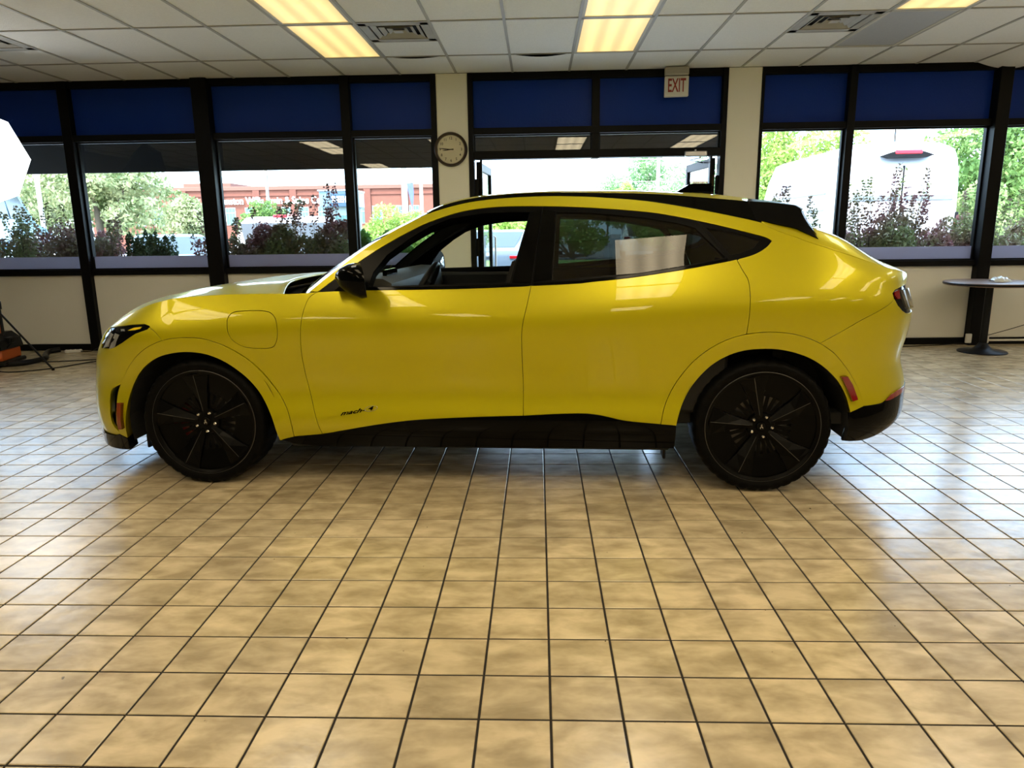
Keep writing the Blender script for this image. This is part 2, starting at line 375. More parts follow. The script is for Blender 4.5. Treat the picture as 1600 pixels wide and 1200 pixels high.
for a, b_ in ((X0, -1.10), (-.755, 2.044), (2.40, X1)):
    wbox('top_rail', a, b_, Y1 - .03, Y1 + .10, 2.93, ZC, 'frame')
    wbox('mid_rail', a, b_, Y1 - .045, Y1 + .10, 2.365, 2.435, 'frame')
    if not a == -.755:
        wbox('sill_rail', a, b_, Y1 - .045, Y1 + .10, .885, .948, 'frame')
wbox('door_header', -.755, 2.044, Y1 - .045, Y1 + .10, 2.106, 2.187, 'frame')
for k, (a, b_) in enumerate(((-1.10, -.755), (2.044, 2.40))):
    o = MB().box(a, b_, Y1 - .035, Y1 + .25, 0, ZC, .004).build('trim_%d' % (k + 1), MT['pillar'])
    tag(o, ['ivory pillar carrying the wall clock', 'ivory pillar right of the open doorway'][k], 'pillar', kind='structure')
bays = [(-9.1, -6.95), (-6.83, -5.30), (-5.19, -3.775), (-3.60, -2.15), (-2.05, -1.16), (2.43, 3.32), (3.40, 4.85), (4.985, 6.50), (6.60, 9.1)]
wn = ['out of the frame at far left', 'behind the white softbox', 'showing the evergreen shrub and parked cars', 'showing the brick clinic sign', 'left of the clock pillar', 'showing the side of the white van', 'showing the rear of the white van', 'at the right edge above the round table', 'out of the frame at far right']
for k, (a, b_) in enumerate(bays):
    wbox('blue_panel', a, b_, Y1 + .03, Y1 + .045, 2.435, 2.93, 'blue', .002)
    wbox('knee_panel', a, b_, Y1 + .0, Y1 + .08, .075, .885, 'cream', .004)
    t = empty('window_%d' % (k + 1), ((a + b_) / 2, Y1 + .04, .948), 0, 'fixed window pane ' + wn[k], 'window', kind='structure')
    h = (b_ - a) / 2
    MB().box(-h, h, 0, .006, 0, 2.365 - .948).build('glass_pane', MT['pane'], t)
    MB().box(-h, h, -.006, -.002, 0, .150).build('sill_film', MT['lav'], t)
    fr = MB()
    for (p, q, r, s_) in ((-h, -h + .018, 0, 1.417), (h - .018, h, 0, 1.417), (-h, h, 0, .014), (-h, h, 1.403, 1.417)): fr.box(p, q, -.03, .02, r, s_, .002)
    fr.build('window_frame', MT['frame'], t)
for k, (a, b_) in enumerate(((-.700, .594), (.677, 1.990))):
    wbox('blue_panel', a, b_, Y1 + .03, Y1 + .045, 2.435, 2.93, 'blue', .002)
    t = empty('window_%d' % (10 + k), ((a + b_) / 2, Y1 + .04, 2.187), 0, 'narrow transom window over the %s half of the doorway' % ('left', 'right')[k], 'window', kind='structure')
    h = (b_ - a) / 2
    MB().box(-h, h, 0, .006, 0, .178).build('glass_pane', MT['pane'], t)
    fr = MB()
    for (p, q, r, s_) in ((-h, -h + .014, 0, .178), (h - .014, h, 0, .178), (-h, h, 0, .012), (-h, h, .166, .178)): fr.box(p, q, -.02, .02, r, s_, .002)
    fr.build('window_frame', MT['frame'], t)
for k, (a, b_) in enumerate(((X0, -1.10), (2.40, X1))):
    o = MB().box(a, b_, Y1 - .018, Y1 + .02, 0, .075, .003).build('baseboard_' + ('left', 'right')[k], MT['frame'])
    tag(o, 'black baseboard under the %s window wall' % ('left', 'right')[k], 'baseboard', kind='structure')
# glass doors swung outward
MT['gold'] = mat('bronze_hinge', (.10, .075, .03), .4, .8)
def leaf(name, hx, sgn, ang, lab):
    t = empty(name, (hx, Y1 + .06, 0), ang, lab, 'door', kind='structure')
    W_, H = .98, 2.09
    f = MB()
    f.box(0, .065, -.022, .022, .01, H, .003); f.box(W_ - .065, W_, -.022, .022, .01, H, .003)
    f.build('stile', MT['frame'], t)
    g = MB(); g.box(.065, W_ - .065, -.022, .022, .01, .20, .003); g.box(.065, W_ - .065, -.022, .022, H - .09, H, .003); g.build('rail', MT['frame'], t)
    MB().box(.06, W_ - .06, -.003, .003, .19, H - .08).build('glass_pane', MT['pane'], t)
    MB().tube([(W_ - .10, -.05 * sgn, .85), (W_ - .10, -.07 * sgn, .86), (W_ - .10, -.07 * sgn, 1.25), (W_ - .10, -.05 * sgn, 1.26)], .012).build('pull_handle', MT['silver'], t, smooth=40)
    for z in (.3, 1.17, 1.85): MB().cyl(.014, z - .06, z + .06, 12).build('hinge', MT['gold'], t, smooth=40)
    return t
leaf('door_1', -.665, 1, math.radians(86), 'left glass door leaf standing open to the outside')
leaf('door_2', 1.945, -1, math.radians(95), 'right glass door leaf standing open to the outside')
wbox('jamb_stop', -.640, -.615, Y1 + .0, Y1 + .08, 0, 2.106, 'frame')
wbox('jamb_stop', 1.895, 1.92, Y1 + .0, Y1 + .08, 0, 2.106, 'frame')
for x in (-.69, 1.98):
    for z in (.35, 1.15, 1.80): wbox('jamb_block', x - .012, x + .03, Y1 + .0, Y1 + .06, z - .10, z + .10, 'frame')
t = empty('door_closer', (1.72, Y1 - .045, 2.125), 0, 'silver door closer with arm on the doorway header', 'door closer')
MB().box(-.12, .12, -.05, -.001, -.028, .028, .008).build('body', MT['silver'], t)
MB().tube([(.05, -.03, -.028), (.05, -.03, -.045), (-.02, .18, -.05), (.17, .40, -.06)], .008).build('arm', MT['silver'], t, smooth=40)
MB().cyl(.012, .028, .045, 12).build('cap', MT['silver'], t)
# other walls, behind and beside the viewpoint
MT['wall_w'] = mat('warm_beige_wall', (.20, .165, .12), .7, col2=(.18, .15, .11), scale=1.2)
for nm, bx, lab in (('wall_left', (X0 - .15, X0, Y0, Y1 + .1, 0, ZC + .2), 'beige side wall left of the window wall, out of the frame'),
                    ('wall_right', (X1, X1 + .15, Y0, Y1 + .1, 0, ZC + .2), 'beige side wall right of the round table, out of the frame'),
                    ('wall_front', (X0 - .15, X1 + .15, Y0 - .15, Y0, 0, ZC + .2), 'beige wall behind the viewpoint, out of the frame')):
    tag(MB().box(*bx).build(nm, MT['wall_w']), lab, 'wall', kind='structure')
roof = MB().box(X0 - .3, X1 + .3, Y0 - .3, Y1 + .12, ZC + .25, ZC + .45).build('roof', MT['asphalt']); tag(roof, 'flat roof slab over the showroom, hidden above the ceiling', 'roof', kind='structure')
# ------------------------------------------------------------------ body surface of the car
def spl(xs,ys):
    xs=np.array(xs,float);ys=np.array(ys,float);n=len(xs);h=np.diff(xs)
    A=np.zeros((n,n));b=np.zeros(n);A[0,0]=A[-1,-1]=1
    for i in range(1,n-1):
        A[i,i-1]=h[i-1];A[i,i]=2*(h[i-1]+h[i]);A[i,i+1]=h[i]
        b[i]=3*((ys[i+1]-ys[i])/h[i]-(ys[i]-ys[i-1])/h[i-1])
    c=np.linalg.solve(A,b)
    d=np.diff(c)/(3*h);bb=np.diff(ys)/h-h*(2*c[:-1]+c[1:])/3
    s1=bb[-1]+2*c[-2]*h[-1]+3*d[-1]*h[-1]**2
    def f(x):
        x=np.asarray(x,float);i=np.clip(np.searchsorted(xs,x)-1,0,n-2);t=x-xs[i]
        y=ys[i]+bb[i]*t+c[i]*t*t+d[i]*t**3
        y=np.where(x<xs[0],ys[0]+bb[0]*(x-xs[0]),y)
        return np.where(x>xs[-1],ys[-1]+s1*(x-xs[-1]),y)
    return f
def sst(a,b,x):
    t=np.clip((np.asarray(x,float)-a)/(b-a),0,1);return t*t*(3-2*t)
BW=spl([.15,.25,.32,.38,.45,.52,.60,.70,.80,.87,.93,1.0,1.06,1.12,1.2,1.3,1.4,1.5,1.58],
       [.86,.895,.914,.914,.900,.890,.896,.915,.932,.937,.930,.908,.882,.852,.812,.757,.692,.615,.545])
RISE=spl([-2.4,-1.9,-1.4,-.8,0,.8,1.5,2.0,2.4],[-.16,-.12,-.06,-.012,0,.03,.075,.07,.04])
XN=spl([.15,.25,.33,.42,.5,.58,.66,.74,.82,.9,1.0],[-2.36,-2.38,-2.385,-2.39,-2.388,-2.37,-2.345,-2.295,-2.228,-2.10,-1.93])
XT=spl([.15,.2,.25,.33,.42,.5,.58,.66,.74,.85,.95,1.05,1.1,1.15,1.3],[2.06,2.17,2.27,2.36,2.38,2.385,2.365,2.34,2.352,2.37,2.36,2.33,2.33,2.28,2.05])
XSF,XSR=-1.62,1.62
LF,LR=1.70,1.75
K1,K2=.80,.72
def Wside(x,z):
    zz=z-RISE(x)*sst(.55,.95,z)
    return BW(zz)-.012*(np.asarray(x)/1.5)**2
def pos(a,z):
    a=np.asarray(a,float);z=np.asarray(z,float)
    ac=np.clip(a,XSF,XSR)
    W0=Wside(ac,z)
    tf=np.clip((XSF-a)/LF,0,1);tr=np.clip((a-XSR)/LR,0,1)
    def bez(t,xs,xe):
        L=xe-xs;u=1-t
        x=xs+L*(3*t*u*u*K1+3*t*t*u+t**3)
        w=u**3+3*t*u*u+3*t*t*u*K2
        return x,w
    xf,wf=bez(tf,XSF,XN(z));xr,wr=bez(tr,XSR,XT(z))
    X=np.where(a<XSF,xf,np.where(a>XSR,xr,a))
    W=W0*np.where(a<XSF,wf,np.where(a>XSR,wr,1.))
    return X,W
# ------------------------------------------------------------------ the yellow car (local axes: x rearward, y away from the viewer, z up)
MT['paint'] = mat('yellow_car_paint', (.54, .485, .0006), .36, .45, coat=.6, col2=(.525, .47, .0006), scale=2, spec=.3, croughness=.015)
MT['gloss_k'] = mat('gloss_black_trim', (.0008, .001, .0012), .06, col2=(.0012, .0014, .0016), scale=5, spec=.12)
MT['satin_k'] = mat('satin_black_trim', (.0018, .002, .0022), .32, col2=(.0026, .0028, .003), scale=5, spec=.08)
MT['rubber'] = mat('tyre_rubber', (.0012, .0012, .0012), .55, col2=(.002, .002, .002), scale=40, spec=.08)
MT['rim'] = mat('gloss_black_rim', (.0010, .0010, .0010), .30, col2=(.0016, .0016, .0016), scale=9, spec=.10)
MT['rim_line'] = mat('machined_rim_edge', (.07, .07, .07), .3, .5)
MT['red'] = mat('red_caliper', (.16, .006, .006), .35, col2=(.12, .004, .004))
MT['redlens'] = mat('red_lens', (.20, .003, .006), .12, coat=.7)
MT['amber'] = mat('amber_lens', (.20, .035, .003), .25, coat=.3)
MT['lampclear'] = mat('headlight_reflector', (.62, .64, .64), .16, .45, col2=(.12, .13, .14), scale=22, det=2, coat=.6)
MT['lampyel'] = mat('amber_turn_signal', (.85, .62, .01), .25, coat=.5)
MT['tint'] = glass('privacy_glass', (.12, .145, .14), 1.5)
MT['dark_tint'] = glass('dark_privacy_glass', (.05, .055, .055), 1.5)
MT['clear'] = glass('clear_car_glass', (.80, .85, .83), 1.5)
MT['screen'] = glass('windscreen_glass', (.55, .60, .58), 1.5)
MT['trim_int'] = mat('dark_interior_trim', (.010, .010, .010), .75, col2=(.014, .014, .013), scale=30)
MT['dash'] = mat('grey_dashboard_vinyl', (.075, .078, .066), .55, col2=(.06, .062, .055), scale=60, bump=.1, bscale=300)
MT['mirrorg'] = mat('mirror_glass', (.75, .77, .78), .03, 1.0)
MT['disc'] = mat('brake_disc', (.22, .22, .22), .35, .9)
# outlines drawn on the body side: (distance along the side, height)
ff_out = [(-2.019,.545),(-1.928,.647),(-1.819,.734),(-1.707,.785),(-1.610,.808),(-1.514,.814),(-1.432,.808),(-1.353,.785),(-1.277,.748),(-1.204,.696),(-1.144,.631),(-1.090,.554),(-1.043,.479),(-1.010,.405),(-.995,.341),(-.990,.269)]
ff_low = [(-2.019,.545),(-2.048,.495),(-2.070,.399),(-2.088,.311),(-2.092,.250)]
ff_in = [(-2.022,.233),(-1.975,.382),(-1.931,.489),(-1.865,.588),(-1.780,.663),(-1.690,.712),(-1.597,.736),(-1.502,.742),(-1.410,.728),(-1.322,.688),(-1.240,.621),(-1.180,.547),(-1.127,.455),(-1.089,.364),(-1.070,.250)]
intake = [(-2.023,.540),(-2.107,.512),(-2.140,.483),(-2.152,.429),(-2.155,.356),(-2.148,.303),(-2.100,.268),(-2.088,.311),(-2.070,.399),(-2.048,.495)]
headlight = [(-2.43,.842),(-2.238,.856),(-1.988,.876),(-1.834,.882),(-1.781,.873),(-1.787,.857),(-1.881,.833),(-1.940,.806),(-1.999,.779),(-2.086,.750),(-2.138,.741),(-2.333,.734),(-2.365,.757),(-2.40,.80)]
bf_seam = [(-1.776,.868),(-1.712,.839),(-1.662,.797)]
crease = [(-3.319,.838),(-2.9,.846),(-2.6,.862),(-2.43,.882),(-2.30,.906),(-2.16,.938),(-2.03,.965),(-1.88,.986),(-1.740,1.001),(-1.579,1.016),(-1.397,1.029),(-1.253,1.035),(-1.111,1.037),(-.970,1.037),(-.877,1.041)]
charge = [(-1.294,.905),(-1.283,.929),(-1.255,.946),(-1.185,.952),(-1.103,.952),(-1.056,.940),(-1.029,.906),(-1.023,.840),(-1.036,.789),(-1.066,.760),(-1.148,.756),(-1.216,.766),(-1.269,.800),(-1.291,.845)]
fd_front = [(-.816,1.045),(-.853,1.018),(-.875,.970),(-.892,.895),(-.903,.795),(-.907,.703),(-.898,.573),(-.873,.446),(-.848,.343),(-.830,.287)]
rock_top = [(-.990,.269),(-.830,.287),(-.724,.307),(-.604,.330),(-.487,.350),(-.314,.372),(-.087,.386),(.138,.395),(.253,.399),(.416,.408),(.559,.412),(.636,.406),(.691,.395),(.789,.375),(.961,.359)]
bseam = [(.297,1.072),(.282,.997),(.256,.882),(.249,.806),(.251,.671),(.253,.556),(.253,.399)]
rd_rear = [(1.317,1.186),(1.343,1.133),(1.366,1.088),(1.373,1.008),(1.371,.915),(1.365,.828)]
rf_out = [(.961,.359),(.978,.447),(1.014,.536),(1.063,.621),(1.132,.705),(1.222,.774),(1.313,.814),(1.405,.833),(1.498,.837),(1.591,.827),(1.676,.802),(1.759,.763),(1.846,.707),(1.928,.633),(1.987,.553),(2.019,.496),(2.041,.446)]
rf_in = [(1.039,.354),(1.049,.404),(1.074,.480),(1.119,.570),(1.188,.657),(1.268,.715),(1.360,.748),(1.474,.757),(1.579,.743),(1.677,.709),(1.765,.659),(1.844,.591),(1.899,.512),(1.942,.418)]
r_marker = [(1.872,.607),(1.910,.609),(1.941,.566),(1.977,.484),(1.944,.475),(1.917,.526)]
f_marker = [(-2.029,.437),(-1.994,.439),(-2.012,.299),(-2.050,.295)]
rb_bot = [(2.041,.446),(2.14,.448),(2.22,.454),(2.292,.478),(2.40,.497),(2.56,.505),(2.9,.508),(3.369,.508)]
qb_seam = [(1.728,.779),(1.800,.817),(1.951,.890),(2.10,.937),(2.240,.975)]
tail = [(2.266,.990),(2.262,1.014),(2.307,1.030),(2.416,1.041),(2.70,1.052),(3.369,1.055),(3.369,.905),(2.70,.905),(2.493,.905),(2.429,.908),(2.356,.926),(2.297,.954)]
belt = [(-.809,1.046),(-.595,1.053),(-.326,1.055),(-.058,1.058),(.208,1.066),(.297,1.070),(.522,1.080),(.594,1.087),(.796,1.107),(.998,1.135),(1.132,1.157),(1.298,1.187),(1.398,1.213),(1.460,1.246),(1.490,1.277)]
wtop = [(-.809,1.046),(-.705,1.123),(-.599,1.197),(-.478,1.274),(-.348,1.345),(-.242,1.394),(-.081,1.444),(.084,1.465),(.249,1.468),(.413,1.464),(.522,1.459),(.666,1.449),(.874,1.429),(1.009,1.407),(1.143,1.378),(1.274,1.346),(1.405,1.311),(1.465,1.293),(1.490,1.277)]
ytop = [(-.857,1.048),(-.723,1.155),(-.579,1.262),(-.435,1.350),(-.353,1.391),(-.259,1.437),(-.112,1.481),(.026,1.504),(.192,1.516),(.357,1.520),(.522,1.516),(.667,1.507),(.876,1.486),(1.079,1.451),(1.279,1.409),(1.423,1.375),(1.450,1.365)]
tgseam = [(1.450,1.365),(1.522,1.326),(1.643,1.283),(1.816,1.243),(1.985,1.204),(2.158,1.163),(2.326,1.132),(2.618,1.104)]
winin = [(-.545,1.072),(-.524,1.143),(-.457,1.229),(-.345,1.311),(-.248,1.369),(-.133,1.412),(.032,1.435),(.194,1.440),(.281,1.438),(.186,1.088)]
rglass = [(.421,1.435),(.604,1.428),(.864,1.402),(1.039,1.370),(1.120,1.346),(1.262,1.200),(1.156,1.178),(.841,1.130),(.404,1.098)]
qglass = [(1.175,1.345),(1.30,1.322),(1.435,1.285),(1.40,1.245),(1.33,1.220),(1.285,1.212)]
band_top = [(-.259,1.444),(-.167,1.484),(-.031,1.514),(.135,1.531),(.302,1.538),(.454,1.537),(.668,1.531),(.878,1.523),(1.016,1.513),(1.152,1.500),(1.286,1.486),(1.387,1.475)]
fin = [(1.397,1.473),(1.423,1.377),(1.456,1.375),(1.592,1.345),(1.716,1.308),(1.790,1.284),(1.775,1.306),(1.745,1.335),(1.722,1.370),(1.712,1.405),(1.716,1.432),(1.62,1.450),(1.50,1.465)]

CARX = Vector((.99899, -.04495, 0)); CARO = Vector((-.29228, 4.54604, 0))
car = empty('car', CARO, math.atan2(CARX.y, CARX.x), 'bright yellow electric crossover with black wheels parked on the tiles', 'car')
def surf(a, z, off=0.0, side=-1):
    """points and normals on the body side"""
    a = np.asarray(a, float); z = np.asarray(z, float); e = 2e-3
    X, W = pos(a, z); Xa, Wa = pos(a + e, z); Xb, Wb = pos(a - e, z); Xc, Wc = pos(a, z + e); Xd, Wd = pos(a, z - e)
    ta = np.stack([Xa - Xb, -(Wa - Wb), 0 * X], -1); tz = np.stack([Xc - Xd, -(Wc - Wd), 0 * X + 2 * e], -1)
    n = np.cross(ta, tz); n /= np.linalg.norm(n, axis=-1, keepdims=True) + 1e-12
    p = np.stack([X, -W, z], -1) + n * np.asarray(off)[..., None] if np.ndim(off) else np.stack([X, -W, z], -1) + n * off
    if side > 0: p = p * [1, -1, 1]; n = n * [1, -1, 1]
    return p, n
def cat(pts, step=.012, corner=35):
    """Catmull-Rom through the points, keeping sharp corners"""
    P = np.array(pts, float); out = []
    for i in range(len(P) - 1):
        p0 = P[i - 1] if i > 0 else 2 * P[i] - P[i + 1]; p3 = P[i + 2] if i + 2 < len(P) else 2 * P[i + 1] - P[i]
        n = max(1, int(np.linalg.norm(P[i + 1] - P[i]) / step))
        for k in range(n):
            t = k / n
            out.append(.5 * (2 * P[i] + (P[i + 1] - p0) * t + (2 * p0 - 5 * P[i] + 4 * P[i + 1] - p3) * t * t + (3 * P[i] - p0 - 3 * P[i + 1] + p3) * t ** 3))
    out.append(P[-1]); return [tuple(p) for p in out]
def lin(pts, step=.012):
    P = [np.array(p, float) for p in pts]; out = []
    for a, b in zip(P[:-1], P[1:]):
        n = max(1, int(np.linalg.norm(b - a) / step)); out += [tuple(a + (b - a) * k / n) for k in range(n)]
    out.append(tuple(P[-1])); return out
def loop(*segs):
    L = []
    for s_ in segs:
        for p in s_:
            if not L or math.hypot(p[0] - L[-1][0], p[1] - L[-1][1]) > .0045: L.append((float(p[0]), float(p[1])))
    while math.hypot(L[0][0] - L[-1][0], L[0][1] - L[-1][1]) < .0045: L.pop()
    return L
def area(P): return sum(P[i - 1][0] * P[i][1] - P[i][0] * P[i - 1][1] for i in range(len(P))) / 2
def offset(P, d):
    """positive d shrinks a counter-clockwise outline"""
    out = []; n = len(P)
    for i in range(n):
        a, b, c = P[i - 1], P[i], P[(i + 1) % n]
        def nn(p, q):
            l = math.hypot(q[0] - p[0], q[1] - p[1]) or 1e-9; return (-(q[1] - p[1]) / l, (q[0] - p[0]) / l)
        n1, n2 = nn(a, b), nn(b, c); k = max(.35, 1 + n1[0] * n2[0] + n1[1] * n2[1])
        out.append((b[0] + d * (n1[0] + n2[0]) / k, b[1] + d * (n1[1] + n2[1]) / k))
    return out
def inside(pts, P):
    x, y = pts[:, 0], pts[:, 1]; r = np.zeros(len(pts), bool); n = len(P)
    for i in range(n):
        x0, y0 = P[i - 1]; x1, y1 = P[i]
        c = ((y0 > y) != (y1 > y)) & (x < (x1 - x0) * (y - y0) / ((y1 - y0) + 1e-15) + x0); r ^= c
    return r
def near(pts, P, d):
    Q = np.array(P); r = np.zeros(len(pts), bool)
    for q in Q: r |= ((pts - q) ** 2).sum(1) < d * d
    return r
def panel(name, outer, m, parent=None, off=0.0, gap=.0022, depth=.014, g=.026, holes=(), both=True, edge=.0012, offn=None):
    """a curved sheet cut to an outline on the body side, with rounded edges and thickness; built for both sides of the car"""
    if area(outer) < 0: outer = outer[::-1]
    outer = offset(outer, gap); hs = []
    for h in holes:
        if area(h) < 0: h = h[::-1]
        hs.append(offset(h, -gap))
    A = np.array(outer); lo, hi = A.min(0), A.max(0)
    gx, gz = np.meshgrid(np.arange(lo[0], hi[0] + g, g), np.arange(lo[1], hi[1] + g, g)); gp = np.stack([gx.ravel(), gz.ravel()], -1)
    k = inside(gp, outer) & ~near(gp, outer, g * .5)
    for h in hs: k &= ~inside(gp, h) & ~near(gp, h, g * .5)
    gp = gp[k]
    bl = [outer] + hs; pts = []; ed = []
    for L in bl:
        b = len(pts); pts += L; ed += [(b + i, b + (i + 1) % len(L)) for i in range(len(L))]
    nb = len(pts); pts = pts + [tuple(p) for p in gp]
    r = geometry.delaunay_2d_cdt([Vector(p) for p in pts], ed, [], 0, 1e-7)
    V = np.array([tuple(p) for p in r[0]]); Fc = np.array(r[2]); cen = V[Fc].mean(1)
    k = inside(cen, outer)
    for h in hs: k &= ~inside(cen, h)
    Fc = Fc[k]; objs = []
    for side in ((-1, 1) if both else (-1,)):
        o1 = off if offn is None else offn(V)
        p, n = surf(V[:, 0], V[:, 1], o1, side)
        vs = [tuple(x) for x in p]; ns = [tuple(x) for x in n]; fs = []
        for f in Fc:
            a, b, c = p[f]; fs.append(tuple(f) if np.dot(np.cross(b - a, c - a), n[f[0]]) > 0 else tuple(f[::-1]))
        for li, L in enumerate(bl):
            sg = -1 if li == 0 else 1
            out = offset(L, -edge if li == 0 else edge); LA = np.array(L); OA = np.array(out)
            base = off if offn is None else offn(LA)
            p0, n0 = surf(LA[:, 0], LA[:, 1], base, side); p1, n1 = surf(OA[:, 0], OA[:, 1], base - edge * 1.2, side); p2, _ = surf(OA[:, 0], OA[:, 1], base - depth, side)
            d = p1 - p0; d /= np.linalg.norm(d, axis=1, keepdims=True) + 1e-12
            b = len(vs); m_ = len(L)
            vs += [tuple(x) for x in p0] + [tuple(x) for x in p1] + [tuple(x) for x in p2]
            ns += [tuple(x) for x in n0] + [tuple(x) for x in (n0 * .5 + d * .7)] + [tuple(x) for x in (d)]
            for i in range(m_):
                j = (i + 1) % m_
                for q in (0, 1):
                    f = (b + q * m_ + i, b + q * m_ + j, b + (q + 1) * m_ + j, b + (q + 1) * m_ + i)
                    a_, b_, c_ = (np.array(vs[f[0]]), np.array(vs[f[1]]), np.array(vs[f[2]]))
                    want = np.array(ns[f[3]])
                    fs.append(f if np.dot(np.cross(b_ - a_, c_ - a_), want) > 0 else f[::-1])
        me = bpy.data.meshes.new(name); me.from_pydata(vs, [], fs)
        me.polygons.foreach_set('use_smooth', [True] * len(me.polygons))
        nv = np.array(ns); nv /= np.linalg.norm(nv, axis=1, keepdims=True) + 1e-12
        me.normals_split_custom_set_from_vertices([tuple(x) for x in nv])
        pr = parent[0 if side < 0 else 1] if isinstance(parent, (tuple, list)) else parent
        objs.append(link(name, me, m, pr or car))
    return objs
def cut(P, a0, a1):
    """piece of a polyline between two values of the first coordinate"""
    f = np.array(P); xs = f[:, 0]
    r = [tuple(p) for p in f if a0 + 1e-4 < p[0] < a1 - 1e-4]
    ev = lambda a: (a, float(np.interp(a, xs, f[:, 1])))
    return [ev(a0)] + r + [ev(a1)]
c_ffo, c_ffi, c_rfo, c_rfi = cat(ff_out), cat(ff_in), cat(rf_out), cat(rf_in)
c_cre, c_belt, c_wtop, c_ytop, c_tg, c_rock, c_band = cat(crease), cat(belt), cat(wtop), cat(ytop), cat(tgseam), cat(rock_top), cat(band_top)
c_fd, c_bs, c_rd, c_rb, c_qb, c_bf = cat(fd_front), cat(bseam), cat(rd_rear), cat(rb_bot), cat(qb_seam), cat(bf_seam)
c_hl = lin(headlight); c_ch = cat(charge + charge[:1])
def before(P, a): return [p for p in P if p[0] <= a]
def after(P, a): return [p for p in P if p[0] >= a]
# --- painted panels
fender = loop(after(c_ffo, -1.662), cut(c_rock, -.99, -.83), c_fd[::-1], after(before(c_cre, -.877), -2.43)[::-1], lin(headlight[:5]), c_bf)
fnd = panel('front_fender', fender, MT['paint'], holes=[offset(loop(c_ch) if area(loop(c_ch)) > 0 else loop(c_ch)[::-1], -.0005)])
panel('charge_door', loop(c_ch), MT['paint'], parent=fnd, g=.02)
bumper = loop(before(c_cre, -2.43), lin([headlight[0], headlight[13], headlight[12], headlight[11]]), lin(headlight[11:4:-1]), c_bf, before(c_ffo, -1.662)[::-1][:-1],
              cat(intake[0:7]), lin([(-2.100, .268), (-2.092, .250), (-2.15, .240), (-2.3, .236), (-2.6, .24), (-3.319, .245)]), lin([(-3.319, .245), (-3.319, .838)]))
fb = panel('front_bumper', bumper, MT['paint'])
panel('side_intake', loop(cat(intake[0:7]), cat(ff_low[::-1])), MT['satin_k'], parent=fb, off=-.03, gap=-.004)
c_fld = loop(c_ffo, lin([ff_out[-1], ff_in[-1]]), c_ffi[::-1], lin([ff_in[0], ff_low[-1]]), cat(ff_low[::-1]))
def bulge(hx): return lambda V: .003 + .020 * sst(0, 1, (.485 - np.hypot(V[:, 0] - hx, V[:, 1] - .345)) / .095)
ffl = panel('front_wheel_flare', c_fld, MT['paint'], offn=bulge(-1.50), gap=.0022, depth=.05, g=.016)
c_rfl = loop(c_rfo, lin([rf_out[-1], rf_in[-1]]), c_rfi[::-1], lin([rf_in[0], rf_out[0]]))
rfl = panel('rear_wheel_flare', c_rfl, MT['paint'], offn=bulge(1.485), gap=.0022, depth=.05, g=.016)
for nm, pl, m, pr in (('side_marker', f_marker, 'amber', ffl), ('side_marker', r_marker, 'redlens', rfl)):
    for o in panel(nm, loop(lin(pl + pl[:1])), MT[m], parent=pr, off=.0225, gap=0, depth=.022, g=.02): tag(o, 'amber side marker lens' if m == 'amber' else 'red side marker lens')
fdoor = panel('front_door', loop(c_fd, cut(c_rock, -.83, .253), c_bs[::-1], cut(c_belt, -.816 + .008, .297)[::-1]), MT['paint'])
rdoor = panel('rear_door', loop(c_bs, cut(c_rock, .253, .961), [p for p in c_rfo if p[0] <= 1.365], c_rd[::-1], cut(c_belt, .297, 1.317)[::-1]), MT['paint'])
quarter = loop(c_rd, [p for p in c_rfo if 1.366 <= p[0] <= 1.726], c_qb, lin(tail[:6]), lin([(3.369, 1.055), (3.369, 1.10), (2.618, 1.104)], .03), c_tg[::-1], c_ytop[::-1], c_wtop, after(c_belt, 1.317)[::-1])
panel('quarter_panel', quarter, MT['paint'])
rbump = loop(c_qb[::-1], [p for p in c_rfo if p[0] >= 1.731], c_rb, lin([(3.369, .508), (3.369, .905)], .03), lin(tail[6:]), lin([tail[-1], tail[0]]))
rbp = panel('rear_bumper', rbump, MT['paint'])
rlow = loop(lin([(1.942, .418), (2.022, .440)]), c_rb, lin([(3.369, .50), (3.369, .36)], .03), lin([(3.369, .36), (2.56, .355), (2.40, .31), (2.275, .272), (2.152, .258), (2.022, .262), (1.95, .27)]))
rlo = panel('lower_rear_bumper', rlow, MT['gloss_k'], gap=.001, off=.004)
for o in panel('reflector', loop(lin([(2.235, .462), (2.30, .488), (2.40, .503), (2.56, .508), (2.57, .488), (2.40, .474), (2.29, .463), (2.235, .462)])), MT['redlens'], parent=rlo, off=.009, gap=0, depth=.004): pass
rock = loop(c_rock, lin([(.961, .359), (1.039, .354), (1.037, .224), (.527, .221), (-.154, .218), (-.859, .212), (-.99, .226), (-1.062, .248), (-.99, .269)]))
panel('rocker_panel', rock, MT['gloss_k'], gap=.001, off=.004, depth=.05)
split = loop(lin([(-2.016, .232), (-2.092, .252), (-2.15, .240), (-2.3, .235), (-2.6, .238), (-3.319, .243)]), lin([(-3.319, .243), (-3.319, .165), (-2.6, .165), (-2.3, .16), (-2.12, .165), (-2.016, .172)]))
panel('front_splitter', split, MT['gloss_k'], gap=0, offn=lambda V: .006 + .016 * np.clip((.245 - V[:, 1]) / .05, 0, 1), depth=.06)
